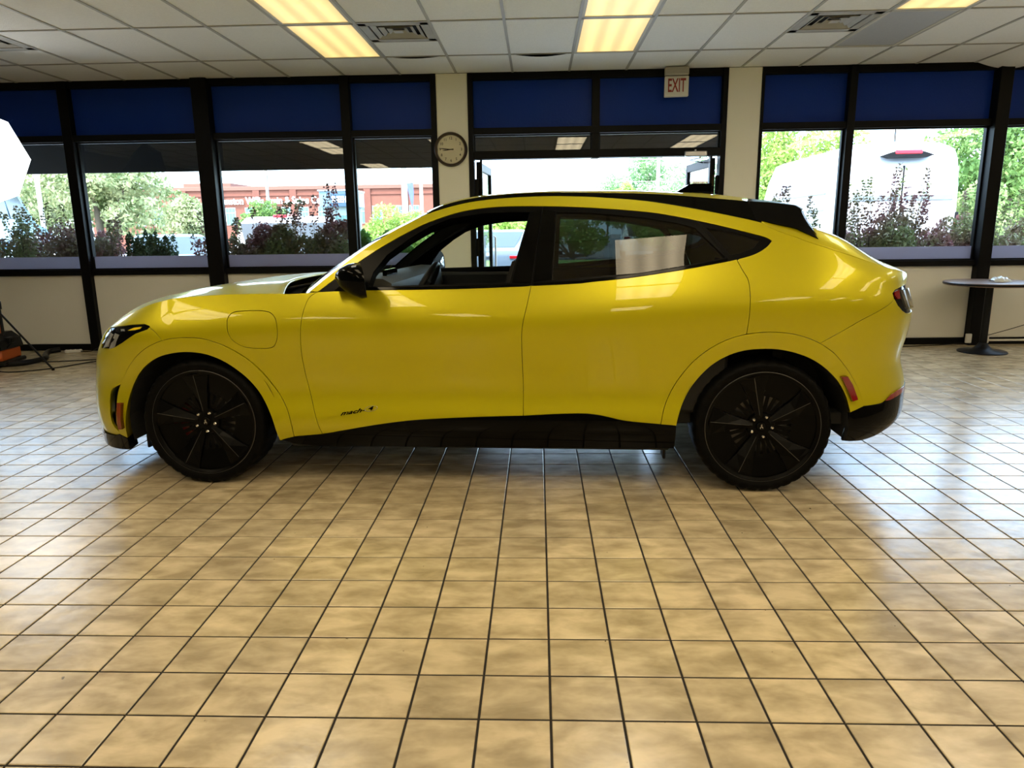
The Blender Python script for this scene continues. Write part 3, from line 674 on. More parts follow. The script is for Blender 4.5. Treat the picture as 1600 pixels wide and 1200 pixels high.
# --- lamps
for side, o in zip((-1, 1), panel('headlight', loop(c_hl), MT['gloss_k'], off=-.004, gap=.0015, g=.02)):
    def lens(nm, P, m, off):
        p_, n_ = surf(np.array([q[0] for q in P]), np.array([q[1] for q in P]), off, side)
        q_, _ = surf(np.array([q[0] for q in P]), np.array([q[1] for q in P]), off - .012, side); n = len(P)
        MB().add([tuple(x) for x in p_] + [tuple(x) for x in q_], [tuple(range(n)), tuple(range(2 * n - 1, n - 1, -1))] + [(i, (i + 1) % n, n + (i + 1) % n, n + i) for i in range(n)]).build(nm, m, o)
    lens('turn_signal', [(-1.985, .846), (-1.93, .862), (-1.855, .868), (-1.86, .858), (-1.91, .850)], MT['lampyel'], .0005)
    for k, (cx, cz) in enumerate(((-2.33, .80), (-2.22, .785), (-2.12, .785))):
        lens('reflector_cell', [(cx - .04, cz - .048), (cx + .035, cz - .036), (cx + .05, cz + .036), (cx - .022, cz + .042)], MT['lampclear'], .0005 + .003 * (k % 2))
    lens('light_bar', [(-2.35, .838), (-2.05, .852), (-2.03, .842), (-2.33, .824)], MT['lampclear'], .001)
for side, o in zip((-1, 1), panel('tail_light', loop(lin(tail + tail[:1], .02)), MT['gloss_k'], off=-.006, gap=.0015, g=.03)):
    for k, (a0, zc) in enumerate(((2.33, 1.0), (2.44, .965), (2.56, .97))):
        P = [(a0 - .018, 1.022), (a0 + .03, 1.026), (a0 + .055, .965), (a0 + .06, .925), (a0 + .025, .925 + .012), (a0 + .01, .965)]
        if k == 0: P = [(2.285, 1.004), (2.30, 1.02), (2.37, 1.030), (2.35, .985), (2.31, .985)]
        p_, n_ = surf(np.array([q[0] for q in P]), np.array([q[1] for q in P]), .002 + .004 * k, side); q_, _ = surf(np.array([q[0] for q in P]), np.array([q[1] for q in P]), -.012, side); n = len(P)
        MB().add([tuple(x) for x in p_] + [tuple(x) for x in q_], [tuple(range(n)), tuple(range(2 * n - 1, n - 1, -1))] + [(i, (i + 1) % n, n + (i + 1) % n, n + i) for i in range(n)]).build('light_bar', MT['redlens'] if k == 0 else MT['lampclear'], o)
# --- side glass and its black frames
fframe = loop(cut(c_wtop, -.80, .348), lin([(.348, 1.460), (.297, 1.072)]), cut(c_belt, -.80, .297)[::-1])
o_ff = panel('window_frame', fframe, MT['satin_k'], parent=fdoor, gap=.0012, off=-.002, holes=[loop(lin(winin + winin[:1]))], depth=.06, g=.03)
o_bp = panel('pillar_cover', loop(lin([(.283, 1.437), (.342, 1.448), (.296, 1.086), (.200, 1.086), (.283, 1.437)])), MT['gloss_k'], parent=fdoor, off=.002, gap=.001, depth=.004, g=.03)
rframe = loop(lin([(.348, 1.460), (.297, 1.072)])[::-1], cut(c_wtop, .348, 1.135), lin([(1.135, 1.380), (1.277, 1.186)]), cut(c_belt, .297, 1.277)[::-1])
panel('window_frame', rframe, MT['satin_k'], parent=rdoor, gap=.0012, off=-.002, holes=[loop(lin(rglass + rglass[:1]))], depth=.03, g=.03)
panel('pillar_cover', loop(lin([(.352, 1.448), (.417, 1.440), (.400, 1.10), (.308, 1.088), (.352, 1.448)])), MT['gloss_k'], parent=rdoor, off=.002, gap=.001, depth=.004, g=.03)
panel('window_glass', loop(lin(rglass + rglass[:1])), MT['tint'], parent=rdoor, off=-.008, gap=-.002, depth=.001, g=.03)
panel('belt_molding', loop(cut(c_belt, .31, 1.27), [(x, z + .012) for x, z in cut(c_belt, .31, 1.27)][::-1]), MT['gloss_k'], parent=rdoor, off=.003, gap=0, depth=.005)
panel('belt_molding', loop(cut(c_belt, -.54, .29), [(x, z + .012) for x, z in cut(c_belt, -.54, .29)][::-1]), MT['gloss_k'], parent=fdoor, off=.003, gap=0, depth=.08)
qframe = loop(lin([(1.135, 1.380), (1.277, 1.186)])[::-1], after(c_wtop, 1.136), after(c_belt, 1.278)[::-1])
qf = panel('quarter_window', qframe, MT['satin_k'], gap=.0012, off=-.002, holes=[loop(lin(qglass + qglass[:1]))], g=.03)
panel('window_glass', loop(lin(qglass + qglass[:1])), MT['dark_tint'], parent=qf, off=-.006, gap=-.002, depth=.001, g=.03)
# --- roof, black roof side, windscreen, hood, spoiler, tailgate
panel('roof_side', loop(c_band, lin([(1.387, 1.475), (1.401, 1.462), (1.423, 1.376)]), cut(c_ytop, -.259, 1.423)[::-1]), MT['gloss_k'], gap=.0015, off=.001, depth=.02)
def at(P, t):
    P = np.array(P); l = np.r_[0, np.cumsum(np.hypot(*np.diff(P, axis=0).T))]; l /= l[-1]
    return np.interp(t, l, P[:, 0]), np.interp(t, l, P[:, 1])
VV = np.sin(np.linspace(-1, 1, 41) * math.pi / 2)
def sheet(name, curve, fn, m, parent=None, n=40, rows=None, keep=None, thick=.012, smooth=40):
    G = []
    for t in (rows if rows is not None else np.linspace(0, 1, n)):
        a, z = at(curve, t); X, W = pos(a, z); G.append([fn(float(X), float(W), float(z), t, v) for v in VV])
    mb = MB(); nr, nc = len(G), len(VV); vs = [p for r in G for p in r]
    fs = [(i * nc + j, i * nc + j + 1, (i + 1) * nc + j + 1, (i + 1) * nc + j) for i in range(nr - 1) for j in range(nc - 1) if keep is None or keep((i + .5) / (nr - 1), (VV[j] + VV[j + 1]) / 2)]
    mb.add(vs, fs); me = mb.mesh(name, smooth)
    bm = bmesh.new(); bm.from_mesh(me); bmesh.ops.delete(bm, geom=[v for v in bm.verts if not v.link_faces], context='VERTS')
    up_ = sum(f.normal.z for f in bm.faces)
    if up_ < 0: bmesh.ops.reverse_faces(bm, faces=bm.faces)
    bm.to_mesh(me); bm.free(); me.polygons.foreach_set('use_smooth', [True] * len(me.polygons))
    o = link(name, me, m, parent or car)
    if thick:
        md = o.modifiers.new('thickness', 'SOLIDIFY'); md.thickness = thick; md.offset = -1
    return o
ZR = spl([-.40, -.349, -.24, -.085, .1, .283, .464, .685, .919, 1.07, 1.29, 1.47, 1.55], [1.44, 1.463, 1.505, 1.541, 1.560, 1.568, 1.571, 1.567, 1.561, 1.551, 1.537, 1.514, 1.502])
bowr = lambda x: .09 * (1 - float(sst(-.3, .35, x))) - .10 * float(sst(.9, 1.4, x))
def f_roof(X, W, z, t, v):
    x = X - bowr(X) * (1 - v * v); zc = float(ZR(X - bowr(X)))
    return (x, v * (W - .003), z + (zc - z) * (1 - v * v))
roof_o = sheet('roof_panel', c_band, f_roof, MT['paint'], n=50)
sheet('roof_liner', c_band, lambda X, W, z, t, v: (X - bowr(X) * (1 - v * v), v * (W - .02), z - .045 + (float(ZR(X)) - z) * (1 - v * v)), MT['trim_int'], n=20, thick=.004)
ap = cut(c_ytop, -.875 + .02, -.262); ap = [(-.90, 1.010)] + ap
def f_ws(X, W, z, t, v):
    bow = .23 * (1 - t) + .10 * t
    return (X + .004 - bow * (1 - v * v), v * (W - .012), z + (.022 * t) * (1 - v * v) - .004)
ws = sheet('windscreen', ap, f_ws, MT['screen'], n=24, thick=0)
sheet('windscreen_border', ap, lambda X, W, z, t, v: (lambda p: (p[0], p[1], p[2] + .002))(f_ws(X, W, z, t, v)), MT['gloss_k'], parent=ws, n=24, thick=0, keep=lambda t, v: abs(v) > .955 or t < .06 or t > .95)
ZH = spl([-2.32, -2.25, -2.17, -2.05, -1.87, -1.63, -1.5, -1.35, -1.15, -.9], [.845, .885, .925, .965, 1.003, 1.042, 1.056, 1.066, 1.074, 1.08])
hc = before(c_cre, -.99)
rows = list(np.linspace(0, 1, 60) ** 1.0)
x_tip = float(pos(-3.319, .838)[0])
def f_hood(X, W, z, t, v):
    back = -.16 * float(sst(-1.55, -1.0, X))
    zc = max(float(ZH(X)), z) if X > x_tip + .02 else z
    b = (1 - abs(v) ** 2.6); bul = .006 * math.exp(-((abs(v) - .62) / .16) ** 2) * float(sst(-2.1, -1.6, X))
    return (X + back * (1 - v * v), v * W, z + (zc - z) * b + bul)
hood = sheet('hood', hc, f_hood, MT['paint'], rows=rows, thick=.01)
# cowl grille between hood and windscreen
cw = MB(); n = 31; A = []; B = []; 
for v in np.linspace(-1, 1, n):
    A.append((-1.01 - .18 * (1 - v * v), v * .80, 1.005 + .012 * (1 - v * v))); B.append((-.86 - .22 * (1 - v * v), v * .80, 1.016))
cw.grid([A, B]); cw.build('cowl', MT['satin_k'], car, smooth=60)
for k, y in enumerate((-.55, .05)):
    MB().tube([(-1.03 - .12, y - .10, 1.03), (-1.05, y + .15, 1.045), (-.99, y + .50, 1.055)], .009).build('wiper', MT['satin_k'], car, smooth=40)
# spoiler
sp_e = [(1.390, 1.474), (1.50, 1.466), (1.62, 1.450), (1.716, 1.433)]
def f_sp(X, W, z, t, v):
    q = 1 - v * v
    return (X + (.10 + .05 * t) * q, v * W, z + (.034 - .028 * t) * q)
sp = sheet('rear_spoiler', cat(sp_e), f_sp, MT['satin_k'], n=20, thick=.012)
panel('spoiler_fin', loop(lin(fin + fin[:1])), MT['satin_k'], parent=(sp, sp), gap=.0012, off=.0, depth=.02)
rows_u = []
for t in np.linspace(0, 1, 12):
    a = 1.714 + (1.795 - 1.714) * t ** 1.4; z = 1.420 - (1.420 - 1.300) * t
    X, W = pos(a, z); rows_u.append([(float(X) + (.15 - .03 * t) * (1 - v * v), v * float(W - .01), z + .03 * t * (1 - v ** 4) + .004) for v in VV])
MB().grid(rows_u).build('spoiler_underside', MT['satin_k'], sp, smooth=60)
# tailgate
HT = spl([1.4, 1.6, 1.8, 1.9, 2.05, 2.18, 2.3], [.05, .085, .098, .090, .056, .020, .002])
tg_c = [p for p in c_tg]
def f_tg(X, W, z, t, v):
    h = max(0.0, float(HT(X))); return (X + .075 * float(sst(1.9, 2.25, X)) * (1 - v * v), v * W, z + h * (1 - abs(v) ** (14 - 10 * float(sst(1.75, 2.1, X)))))
tgate = sheet('tailgate', tg_c, f_tg, MT['paint'], n=60, keep=lambda t, v: abs(v) > .86 or t > .66)
sheet('rear_window', tg_c, f_tg, MT['dark_tint'], parent=tgate, n=60, keep=lambda t, v: abs(v) <= .86 and .25 < t <= .66, thick=0)
# antenna fin on the roof
an = MB(); L_ = [(1.11, 1.548), (1.15, 1.572), (1.19, 1.594), (1.215, 1.601), (1.325, 1.600), (1.328, 1.535), (1.11, 1.535)]
an.prism(L_, -.035, .035); an.build('antenna', MT['gloss_k'], car)
MB().box(1.10, 1.335, -.045, .045, 1.53, 1.553, .008).build('antenna_base', MT['gloss_k'], car)
# --- wheels
def wheel(name, hx, y, base_deg, rot_side=-1):
    R = .347; t = MB()
    prof = [(.275, .095), (.300, .112), (.322, .116), (.336, .106), (.345, .088), (.347, .045), (.347, -.045), (.345, -.088), (.336, -.106), (.322, -.116), (.300, -.112), (.275, -.095)]
    t.lathe(prof, 144, axis='y', wob=lambda i, k, r: r - (.0045 if (i % 4 == 0 and 3 <= k <= 8) else 0))
    ty = t.build('wheel', MT['rubber'], car, smooth=50); ty.location = (hx, y, R); ty['label'] = 'black alloy wheel with low-profile tyre'
    MB().lathe([(.270, -.100), (.284, -.108), (.289, -.106), (.289, -.098), (.280, -.090), (.262, -.06), (.255, .02), (.262, .095), (.275, .10)], 96, axis='y').build('rim', MT['rim'], ty, smooth=45)
    MB().lathe([(.2865, -.1085), (.2895, -.1075), (.2895, -.104)], 96, axis='y').build('rim_edge', MT['rim_line'], ty, smooth=60)
    MB().lathe([(.03, -.02), (.175, -.02), (.175, .005), (.03, .005)], 48, axis='y').build('brake_disc', MT['disc'], ty, smooth=40)
    MB().lathe([(1e-4, .02), (.26, .02), (.262, .03), (1e-4, .03)], 48, axis='y').build('dust_shield', MT['black'], ty)
    MB().lathe([(1e-4, -.078), (.040, -.080), (.068, -.074), (.075, -.05), (.075, 0)], 40, axis='y').build('hub', MT['rim'], ty, smooth=40)
    MB().lathe([(1e-4, -.088), (.022, -.088), (.026, -.084), (.027, -.076)], 28, axis='y').build('hub_cap', MT['gloss_k'], ty, smooth=40)
    MB().prism([(-.009, -.006), (-.003, .0), (-.004, .008), (.001, .013), (.004, .009), (.002, .003), (.008, -.004), (.007, -.012), (.004, -.006), (-.002, -.005), (-.005, -.013)], -.0895, -.088).build('emblem', MT['silver'], ty)
    if True:
        cal = MB(); n = 14; lo = []; hi = []
        for k in range(n + 1):
            a = math.radians(180 - 34 + 68 * k / n); lo.append((.125 * math.cos(a), .125 * math.sin(a))); hi.append((.205 * math.cos(a), .205 * math.sin(a)))
        cal.prism(lo + hi[::-1], -.045, .02)
        if hx < 0: cal.build('brake_caliper', MT['red'], ty)
    for k in range(5):
        an_ = math.radians(base_deg + 72 * k); ca, sa = math.cos(an_), math.sin(an_)
        def rp(r, w, yy): return (r * ca - w * sa, yy, r * sa + w * ca)
        rs = [(.045, .016, -.076, -.086), (.10, .026, -.074, -.089), (.18, .045, -.080, -.099), (.25, .072, -.090, -.105), (.268, .078, -.094, -.106)]
        v = []; f = []
        for (r, wd, ye, yr) in rs: v += [rp(r, -wd, ye + .02), rp(r, -wd, ye), rp(r, 0, yr), rp(r, wd, ye), rp(r, wd, ye + .02)]
        for i in range(len(rs) - 1):
            for q in range(4): f.append((i * 5 + q, i * 5 + q + 1, i * 5 + 5 + q + 1, i * 5 + 5 + q))
        MB().add(v, f).build('spoke', MT['rim'], ty)
        MB().add([rp(.06, -.0012, -.0882), rp(.06, .0012, -.0882), rp(.262, .0016, -.1072), rp(.262, -.0016, -.1072)], [(0, 1, 2, 3)]).build('spoke_ridge', MT['rim_line'], ty)
        # closed aero insert between two spokes, with a pair of slots toward the hub
        am = an_ + math.radians(36)
        def rq(r, d, yy): return (r * math.cos(am + d), yy, r * math.sin(am + d))
        v = []; f = []
        for r, hd in ((.155, .36), (.20, .36), (.272, .36)):
            for q in range(7): v.append(rq(r, -hd + 2 * hd * q / 6, -.062 - .022 * (r - .155) / .117))
        for i in range(2):
            for q in range(6): f.append((i * 7 + q, i * 7 + q + 1, i * 7 + 8 + q, i * 7 + 7 + q))
        MB().add(v, f).build('aero_insert', MT['rim'], ty, smooth=30)
        br = MB()
        for d in (-.30, 0, .30):
            r1, r2, hw = .06, .17, .010
            c = am + d * .8; br.add([(r1 * math.cos(c) - hw * math.sin(c), -.060, r1 * math.sin(c) + hw * math.cos(c)), (r1 * math.cos(c) + hw * math.sin(c), -.060, r1 * math.sin(c) - hw * math.cos(c)), (r2 * math.cos(c) + hw * math.sin(c), -.064, r2 * math.sin(c) - hw * math.cos(c)), (r2 * math.cos(c) - hw * math.sin(c), -.064, r2 * math.sin(c) + hw * math.cos(c))], [(0, 1, 2, 3)])
        br.build('slot_bar', MT['rim'], ty)
        ln = MB().lathe([(1e-4, -.014), (.006, -.014), (.0095, -.010), (.0105, 0), (.0105, .012)], 6, axis='y').build('lug_nut', MT['chrome'], ty, smooth=30)
        ln.location = (.054 * math.cos(am), -.080, .054 * math.sin(am))
    return ty
WF = wheel('wheel', -1.483, -.805, 25); WR = wheel('wheel', 1.472, -.805, 30)
for src in (WF, WR):
    c = copy_tree(src, car); c.location = (src.location.x, .805, .347); c.rotation_euler = (0, 0, math.pi)
# --- dark underside, arch liners, cabin
for hx in (-1.483, 1.472):
    for sd in (-1, 1):
        n = 20; v = []; f = []
        for k in range(n + 1):
            a = math.radians((2 + 192 * k / n) if hx < 0 else (-9 + 187 * k / n)); r = .425
            for yy in (.56, .90): v.append((hx + r * math.cos(a), sd * yy, .345 + r * math.sin(a)))
        for k in range(n): f.append((2 * k, 2 * k + 1, 2 * k + 3, 2 * k + 2))
        b = len(v); v.append((hx, sd * .56, .345)); f += [(b, 2 * k, 2 * k + 2) for k in range(n)]
        MB().add(v, f).build('arch_liner', MT['black'], car)
ub = MB(); ub.box(-1.04, 1.03, -.86, .86, .20, .34, .02); ub.box(-2.2, -1.0, -.55, .55, .21, .80, .03); ub.box(1.0, 2.15, -.55, .55, .26, .70, .03); ub.box(-2.12, -1.92, -.60, .60, .19, .26, .01); ub.box(1.93, 2.05, -.60, .60, .30, .42, .01)  # front and rear boxes are unseen fillers added to block light
ub.build('underbody_and_fillers', MT['black'], car)
for bx in ((.985, 1.0, -.84, -.74, .15, .23), (-1.905, -1.89, -.78, -.64, .16, .24), (.985, 1.0, .74, .84, .15, .23), (-1.905, -1.89, .64, .78, .16, .24)): MB().box(*bx, .004).build('air_deflector', MT['plastic_k'], car)
cab = MB(); cab.box(-.85, 1.9, -.80, .80, .34, .40); cab.box(-1.05, -1.0, -.70, .70, .4, 1.0); cab.box(1.55, 1.60, -.72, .72, .4, 1.13); cab.build('cabin_floor', MT['trim_int'], car)
for sd in (-1, 1):
    dt = MB(); dt.box(-.86, .28, sd * .845, sd * .78, .40, 1.045, .02); dt.box(.30, 1.3, sd * .845, sd * .78, .40, 1.07, .02); dt.box(-.55, .10, sd * .79, sd * .70, .80, .86, .02)
    dt.build('door_trim', MT['trim_int'], car, smooth=40)
MB().prism([(-1.0, .80), (-1.0, .985), (-.86, 1.03), (-.72, 1.085), (-.60, 1.105), (-.50, 1.10), (-.455, 1.075), (-.44, .98), (-.50, .82), (-.62, .62), (-.95, .55)], -.74, .74).build('dashboard', MT['dash'], car, smooth=40)
dash = car.children[-1]
MB().box(-.475, -.455, -.16, .10, .83, 1.075, .006).build('touchscreen', MT['gloss_k'], car)
MB().box(-.56, -.535, -.52, -.26, 1.095, 1.165 - .03, .006).build('driver_display', MT['gloss_k'], car)
sw = empty('steering_wheel', (-.36, -.38, 1.0)); sw.parent = car; sw.rotation_euler = (0, math.radians(-62), 0)
MB().tube([(.178 * math.cos(a), .178 * math.sin(a), 0) for a in np.linspace(0, 2 * math.pi, 40, endpoint=False)], .0165, 10, True).build('rim_grip', MT['plastic_k'], sw, smooth=60)
MB().lathe([(1e-4, .035), (.05, .034), (.072, .020), (.075, -.02)], 28).build('center_pad', MT['plastic_k'], sw, smooth=40)
for a in (0, math.pi, -math.pi / 2, ):
    MB().box(.06, .17, -.02, .02, -.006, .008, .004, Matrix.Rotation(a + math.pi / 2, 4, 'Z')).build('spoke', MT['silver'], sw)
MB().tube([(.135 * math.cos(a), .135 * math.sin(a), .010) for a in np.linspace(math.radians(-70), math.radians(70), 20)], .006, 8).build('bright_insert', MT['chrome'], sw, smooth=60)
for yy in (-.38, .38):
    st = empty('front_seat', (-.10, yy, .40)); st.parent = car
    MB().box(-.42, .12, -.25, .25, .0, .20, .05).build('cushion', MT['trim_int'], st, smooth=40)
    MB().prism([(.06, .15), (.20, .15), (.42, .74), (.36, .80), (.28, .78)], -.24, .24).build('backrest', MT['trim_int'], st)
    MB().box(.36, .46, -.12, .12, .80, .93, .03).build('headrest', MT['trim_int'], st, smooth=40)
rs_ = MB(); rs_.box(.95, 1.4, -.66, .66, .40, .62, .05); rs_.prism([(1.32, .55), (1.46, .55), (1.60, 1.12), (1.50, 1.14)], -.66, .66); rs_.build('rear_seat', MT['trim_int'], car)
# far front window is up and clear
panel('window_glass', loop(lin(winin + winin[:1])), MT['clear'], parent=fdoor, off=-.012, gap=-.002, depth=.001, g=.05)
near_glass = [o for o in fdoor[0].children if o.name.startswith('window_glass')]
for o in near_glass: bpy.data.objects.remove(o)          # the driver's window is wound down
panel('pillar_trim', loop(cut(c_ytop, -.85, 1.42), cut(c_wtop, -.79, 1.46)[::-1]), MT['trim_int'], off=-.03, gap=-.012, depth=.001, g=.04)
# --- door mirrors
def mirror(sd):
    secs = [(-.668, .985, .012, 1.098, 1.124), (-.655, .99, .045, 1.080, 1.148), (-.625, 1.0, .085, 1.060, 1.176), (-.585, 1.008, .108, 1.038, 1.194), (-.55, 1.012, .115, 1.026, 1.199), (-.528, 1.012, .112, 1.030, 1.196)]
    G = []
    for (x, yc, hy, z0, z1) in secs:
        row = []; zc, hz = (z0 + z1) / 2, (z1 - z0) / 2
        for k in range(24):
            a = 2 * math.pi * k / 24; c, s_ = math.cos(a), math.sin(a); e = .62
            yy = yc + hy * math.copysign(abs(c) ** e, c); row.append((x + .34 * (yy - 1.012) * max(0, (x + .66) / .13) - .012 * s_, sd * yy, zc + hz * math.copysign(abs(s_) ** e, s_)))
        G.append(row)
    up_, low = MB(), MB()
    nn = 24
    vs = [p for r in G for p in r]
    fs_u = []; fs_l = []
    for i in range(len(G) - 1):
        for k in range(nn):
            (fs_u if k < 12 else fs_l).append((i * nn + k, i * nn + (k + 1) % nn, (i + 1) * nn + (k + 1) % nn, (i + 1) * nn + k))
    o = MB().add(vs, fs_u).build('door_mirror', MT['gloss_k'], car, smooth=60)
    MB().add(vs, fs_l).build('lower_housing', MT['satin_k'], o, smooth=60)
    MB().add([(p[0] - .004, sd * 1.012 + (p[1] - sd * 1.012) * .93, 1.113 + (p[2] - 1.113) * .93) for p in G[-1]], [tuple(range(nn))]).build('mirror_glass', MT['mirrorg'], o)
    MB().add(G[-1], [tuple(range(nn))]).build('bezel', MT['satin_k'], o)
    MB().tube([(-.62, sd * .93, 1.078), (-.655, sd * .90, 1.082), (-.585, sd * .905, 1.080)], .006).build('seam', MT['chrome'], o)
    MB().prism([(-.70, 1.055), (-.56, 1.055), (-.57, 1.11), (-.63, 1.105)], sd * .86, sd * .97).build('arm', MT['satin_k'], o)
    return o
mirror(-1); mirror(1)
# --- door lettering
def place_text(txt, size, a, z, m, shear=.35, length=None, nm='lettering', parent=None, rot=0.0, sub=None):
    me = text_mesh(txt, size, .0008, shear, 'LEFT', .0006)
    co = np.array([v.co[:] for v in me.vertices]); wd = co[:, 0].max() - co[:, 0].min(); k = (length / wd) if length else 1
    co[:, 0] = (co[:, 0] - co[:, 0].min()) * k
    aa = a + co[:, 0]; zz = z + co[:, 1] + co[:, 0] * rot
    p, n = surf(aa, zz, .0022 + co[:, 2], -1)
    for v, q in zip(me.vertices, p): v.co = q
    return link(nm, me, m, parent)
place_text('mach-', .030, -.722, .402, MT['gloss_k'], .45, .135, parent=fdoor[0], rot=.16)
place_text('4', .030, -.572, .430, MT['gloss_k'], .3, .030, parent=fdoor[0], rot=.0)
ring = []
for k in range(28):
    an_ = 2 * math.pi * k / 28; ring.append((-.556 + .034 * math.cos(an_), .430 + .013 * math.sin(an_) + .17 * .034 * math.cos(an_)))
p, n_ = surf(np.array([q[0] for q in ring]), np.array([q[1] for q in ring]), .003, -1)
MB().tube([tuple(q) for q in p], .0016, 6, True).build('badge_ring', MT['chrome'], fdoor[0], smooth=60)
# ------------------------------------------------------------------ outdoors, seen through the glass
ground = MB().box(-120, 120, Y1 + .12, 160, -.35, -.12).build('ground', MT['asphalt']); tag(ground, 'grey asphalt parking lot outside the windows', 'ground', kind='structure')
MT['mulch'] = mat('mulch_bed', (.08, .05, .03), .95, col2=(.14, .09, .055), scale=25, bump=.5)
MT['grass'] = mat('lawn', (.13, .26, .04), .95, col2=(.22, .36, .08), scale=6, bump=.3)
MT['conc'] = mat('concrete_walk', (.42, .41, .38), .9, col2=(.50, .48, .45), scale=4)
tag(MB().box(-9, -1.2, Y1 + .14, 10.6, -.12, -.02, .01).build('planting_bed', MT['mulch']), 'mulched planting bed under the left windows outside', 'planting bed', kind='structure')
tag(MB().box(2.5, 9, Y1 + .14, 10.6, -.12, -.02, .01).build('planting_bed', MT['mulch']), 'mulched planting bed under the right windows outside', 'planting bed', kind='structure')
tag(MB().box(-1.15, 2.45, Y1 + .12, 10.8, -.12, -.015, .01).build('walkway', MT['conc']), 'concrete walkway outside the open doors', 'walkway', kind='structure')
tag(MB().box(-60, 60, 27, 33, -.12, -.06).build('lawn', MT['grass']), 'strip of lawn along the street beyond the parking lot', 'lawn', kind='structure')
MT['soffit'] = mat('dark_canopy_metal', (.02, .02, .019), .7, col2=(.028, .027, .025), scale=2)
for (xa, xb, zb, lab) in ((-9.3, -1.05, 2.147, 'dark canopy outside above the left windows'), (-1.04, 2.72, 2.262, 'dark canopy outside above the entrance doors')):
    cn = MB().box(xa, xb, Y1 + .12, 9.80, 2.62, 2.80, .01).build('canopy', MT['soffit']); tag(cn, lab, 'canopy', kind='structure')
    MB().box(xa, xb, 9.70, 9.76, zb, 2.70, .005).build('fascia', MT['soffit'], cn)

# --- foliage
def leafmat(name, c1, c2, tr=.35):
    m = bpy.data.materials.new(name); m.use_nodes = True; t = m.node_tree; b = t.nodes['Principled BSDF']; L = t.links.new
    g = t.nodes.new('ShaderNodeNewGeometry'); n = t.nodes.new('ShaderNodeTexNoise'); n.inputs['Scale'].default_value = 1.7; n.inputs['Detail'].default_value = 6; L(g.outputs['Position'], n.inputs['Vector'])
    mx = t.nodes.new('ShaderNodeMixRGB'); mx.inputs[1].default_value = (*c1, 1); mx.inputs[2].default_value = (*c2, 1)
    rp = t.nodes.new('ShaderNodeMapRange'); rp.inputs['From Min'].default_value = .38; rp.inputs['From Max'].default_value = .62; L(n.outputs['Fac'], rp.inputs['Value']); L(rp.outputs[0], mx.inputs[0])
    L(mx.outputs[0], b.inputs['Base Color']); b.inputs['Roughness'].default_value = .6
    ts = t.nodes.new('ShaderNodeBsdfTranslucent'); L(mx.outputs[0], ts.inputs[0]); ms = t.nodes.new('ShaderNodeMixShader'); ms.inputs[0].default_value = tr
    out = t.nodes['Material Output']; L(b.outputs[0], ms.inputs[1]); L(ts.outputs[0], ms.inputs[2]); L(ms.outputs[0], out.inputs[0]); return m
LF_ = dict(green=leafmat('leaf_green', (.10, .20, .045), (.22, .34, .09)), pale=leafmat('leaf_pale_green', (.12, .19, .05), (.34, .38, .15)), cream=leafmat('leaf_cream_blossom', (.13, .18, .055), (.50, .50, .27)),
           bright=leafmat('leaf_yellow_green', (.20, .32, .05), (.38, .50, .12)), dark=leafmat('leaf_dark_green', (.02, .05, .015), (.045, .08, .025), .15), bur=leafmat('leaf_burgundy', (.20, .085, .085), (.17, .20, .075), .35),
           box=leafmat('leaf_boxwood', (.05, .13, .015), (.10, .24, .03)), red=leafmat('leaf_red', (.40, .12, .12), (.55, .30, .26)), far=leafmat('leaf_far_green', (.20, .34, .16), (.32, .48, .22)))
MT['bark'] = mat('bark', (.10, .075, .05), .9, col2=(.15, .12, .09), scale=12, bump=.4)
MT['twig'] = mat('dark_twig', (.03, .018, .014), .8)
RNG = np.random.default_rng(11)
def leaf_cloud(name, centers, radii, n, size, m, parent, flat=1.0):
    """n small folded leaves scattered through overlapping clumps"""
    centers = np.array(centers, float); radii = np.array(radii, float)
    w_ = radii.prod(1) ** (2 / 3); ix = RNG.choice(len(centers), n, p=w_ / w_.sum())
    d = RNG.normal(size=(n, 3)); d /= np.linalg.norm(d, axis=1, keepdims=True); rr = RNG.uniform(.45, 1, n) ** .5
    c = centers[ix] + d * rr[:, None] * radii[ix]
    a = RNG.normal(size=(n, 3)); a /= np.linalg.norm(a, axis=1, keepdims=True); b = np.cross(a, RNG.normal(size=(n, 3))); b /= np.linalg.norm(b, axis=1, keepdims=True)
    s_ = size * RNG.uniform(.6, 1.4, n)[:, None]
    V = np.stack([c - a * s_, c + b * s_ * .5, c + a * s_, c - b * s_ * .5], 1).reshape(-1, 3)
    me = bpy.data.meshes.new(name); me.vertices.add(4 * n); me.vertices.foreach_set('co', V.ravel())
    me.loops.add(4 * n); me.loops.foreach_set('vertex_index', np.arange(4 * n)); me.polygons.add(n); me.polygons.foreach_set('loop_start', np.arange(n) * 4); me.polygons.foreach_set('loop_total', np.full(n, 4)); me.update(calc_edges=True)
    o = link(name, me, m, parent); o['kind'] = 'stuff'; return o
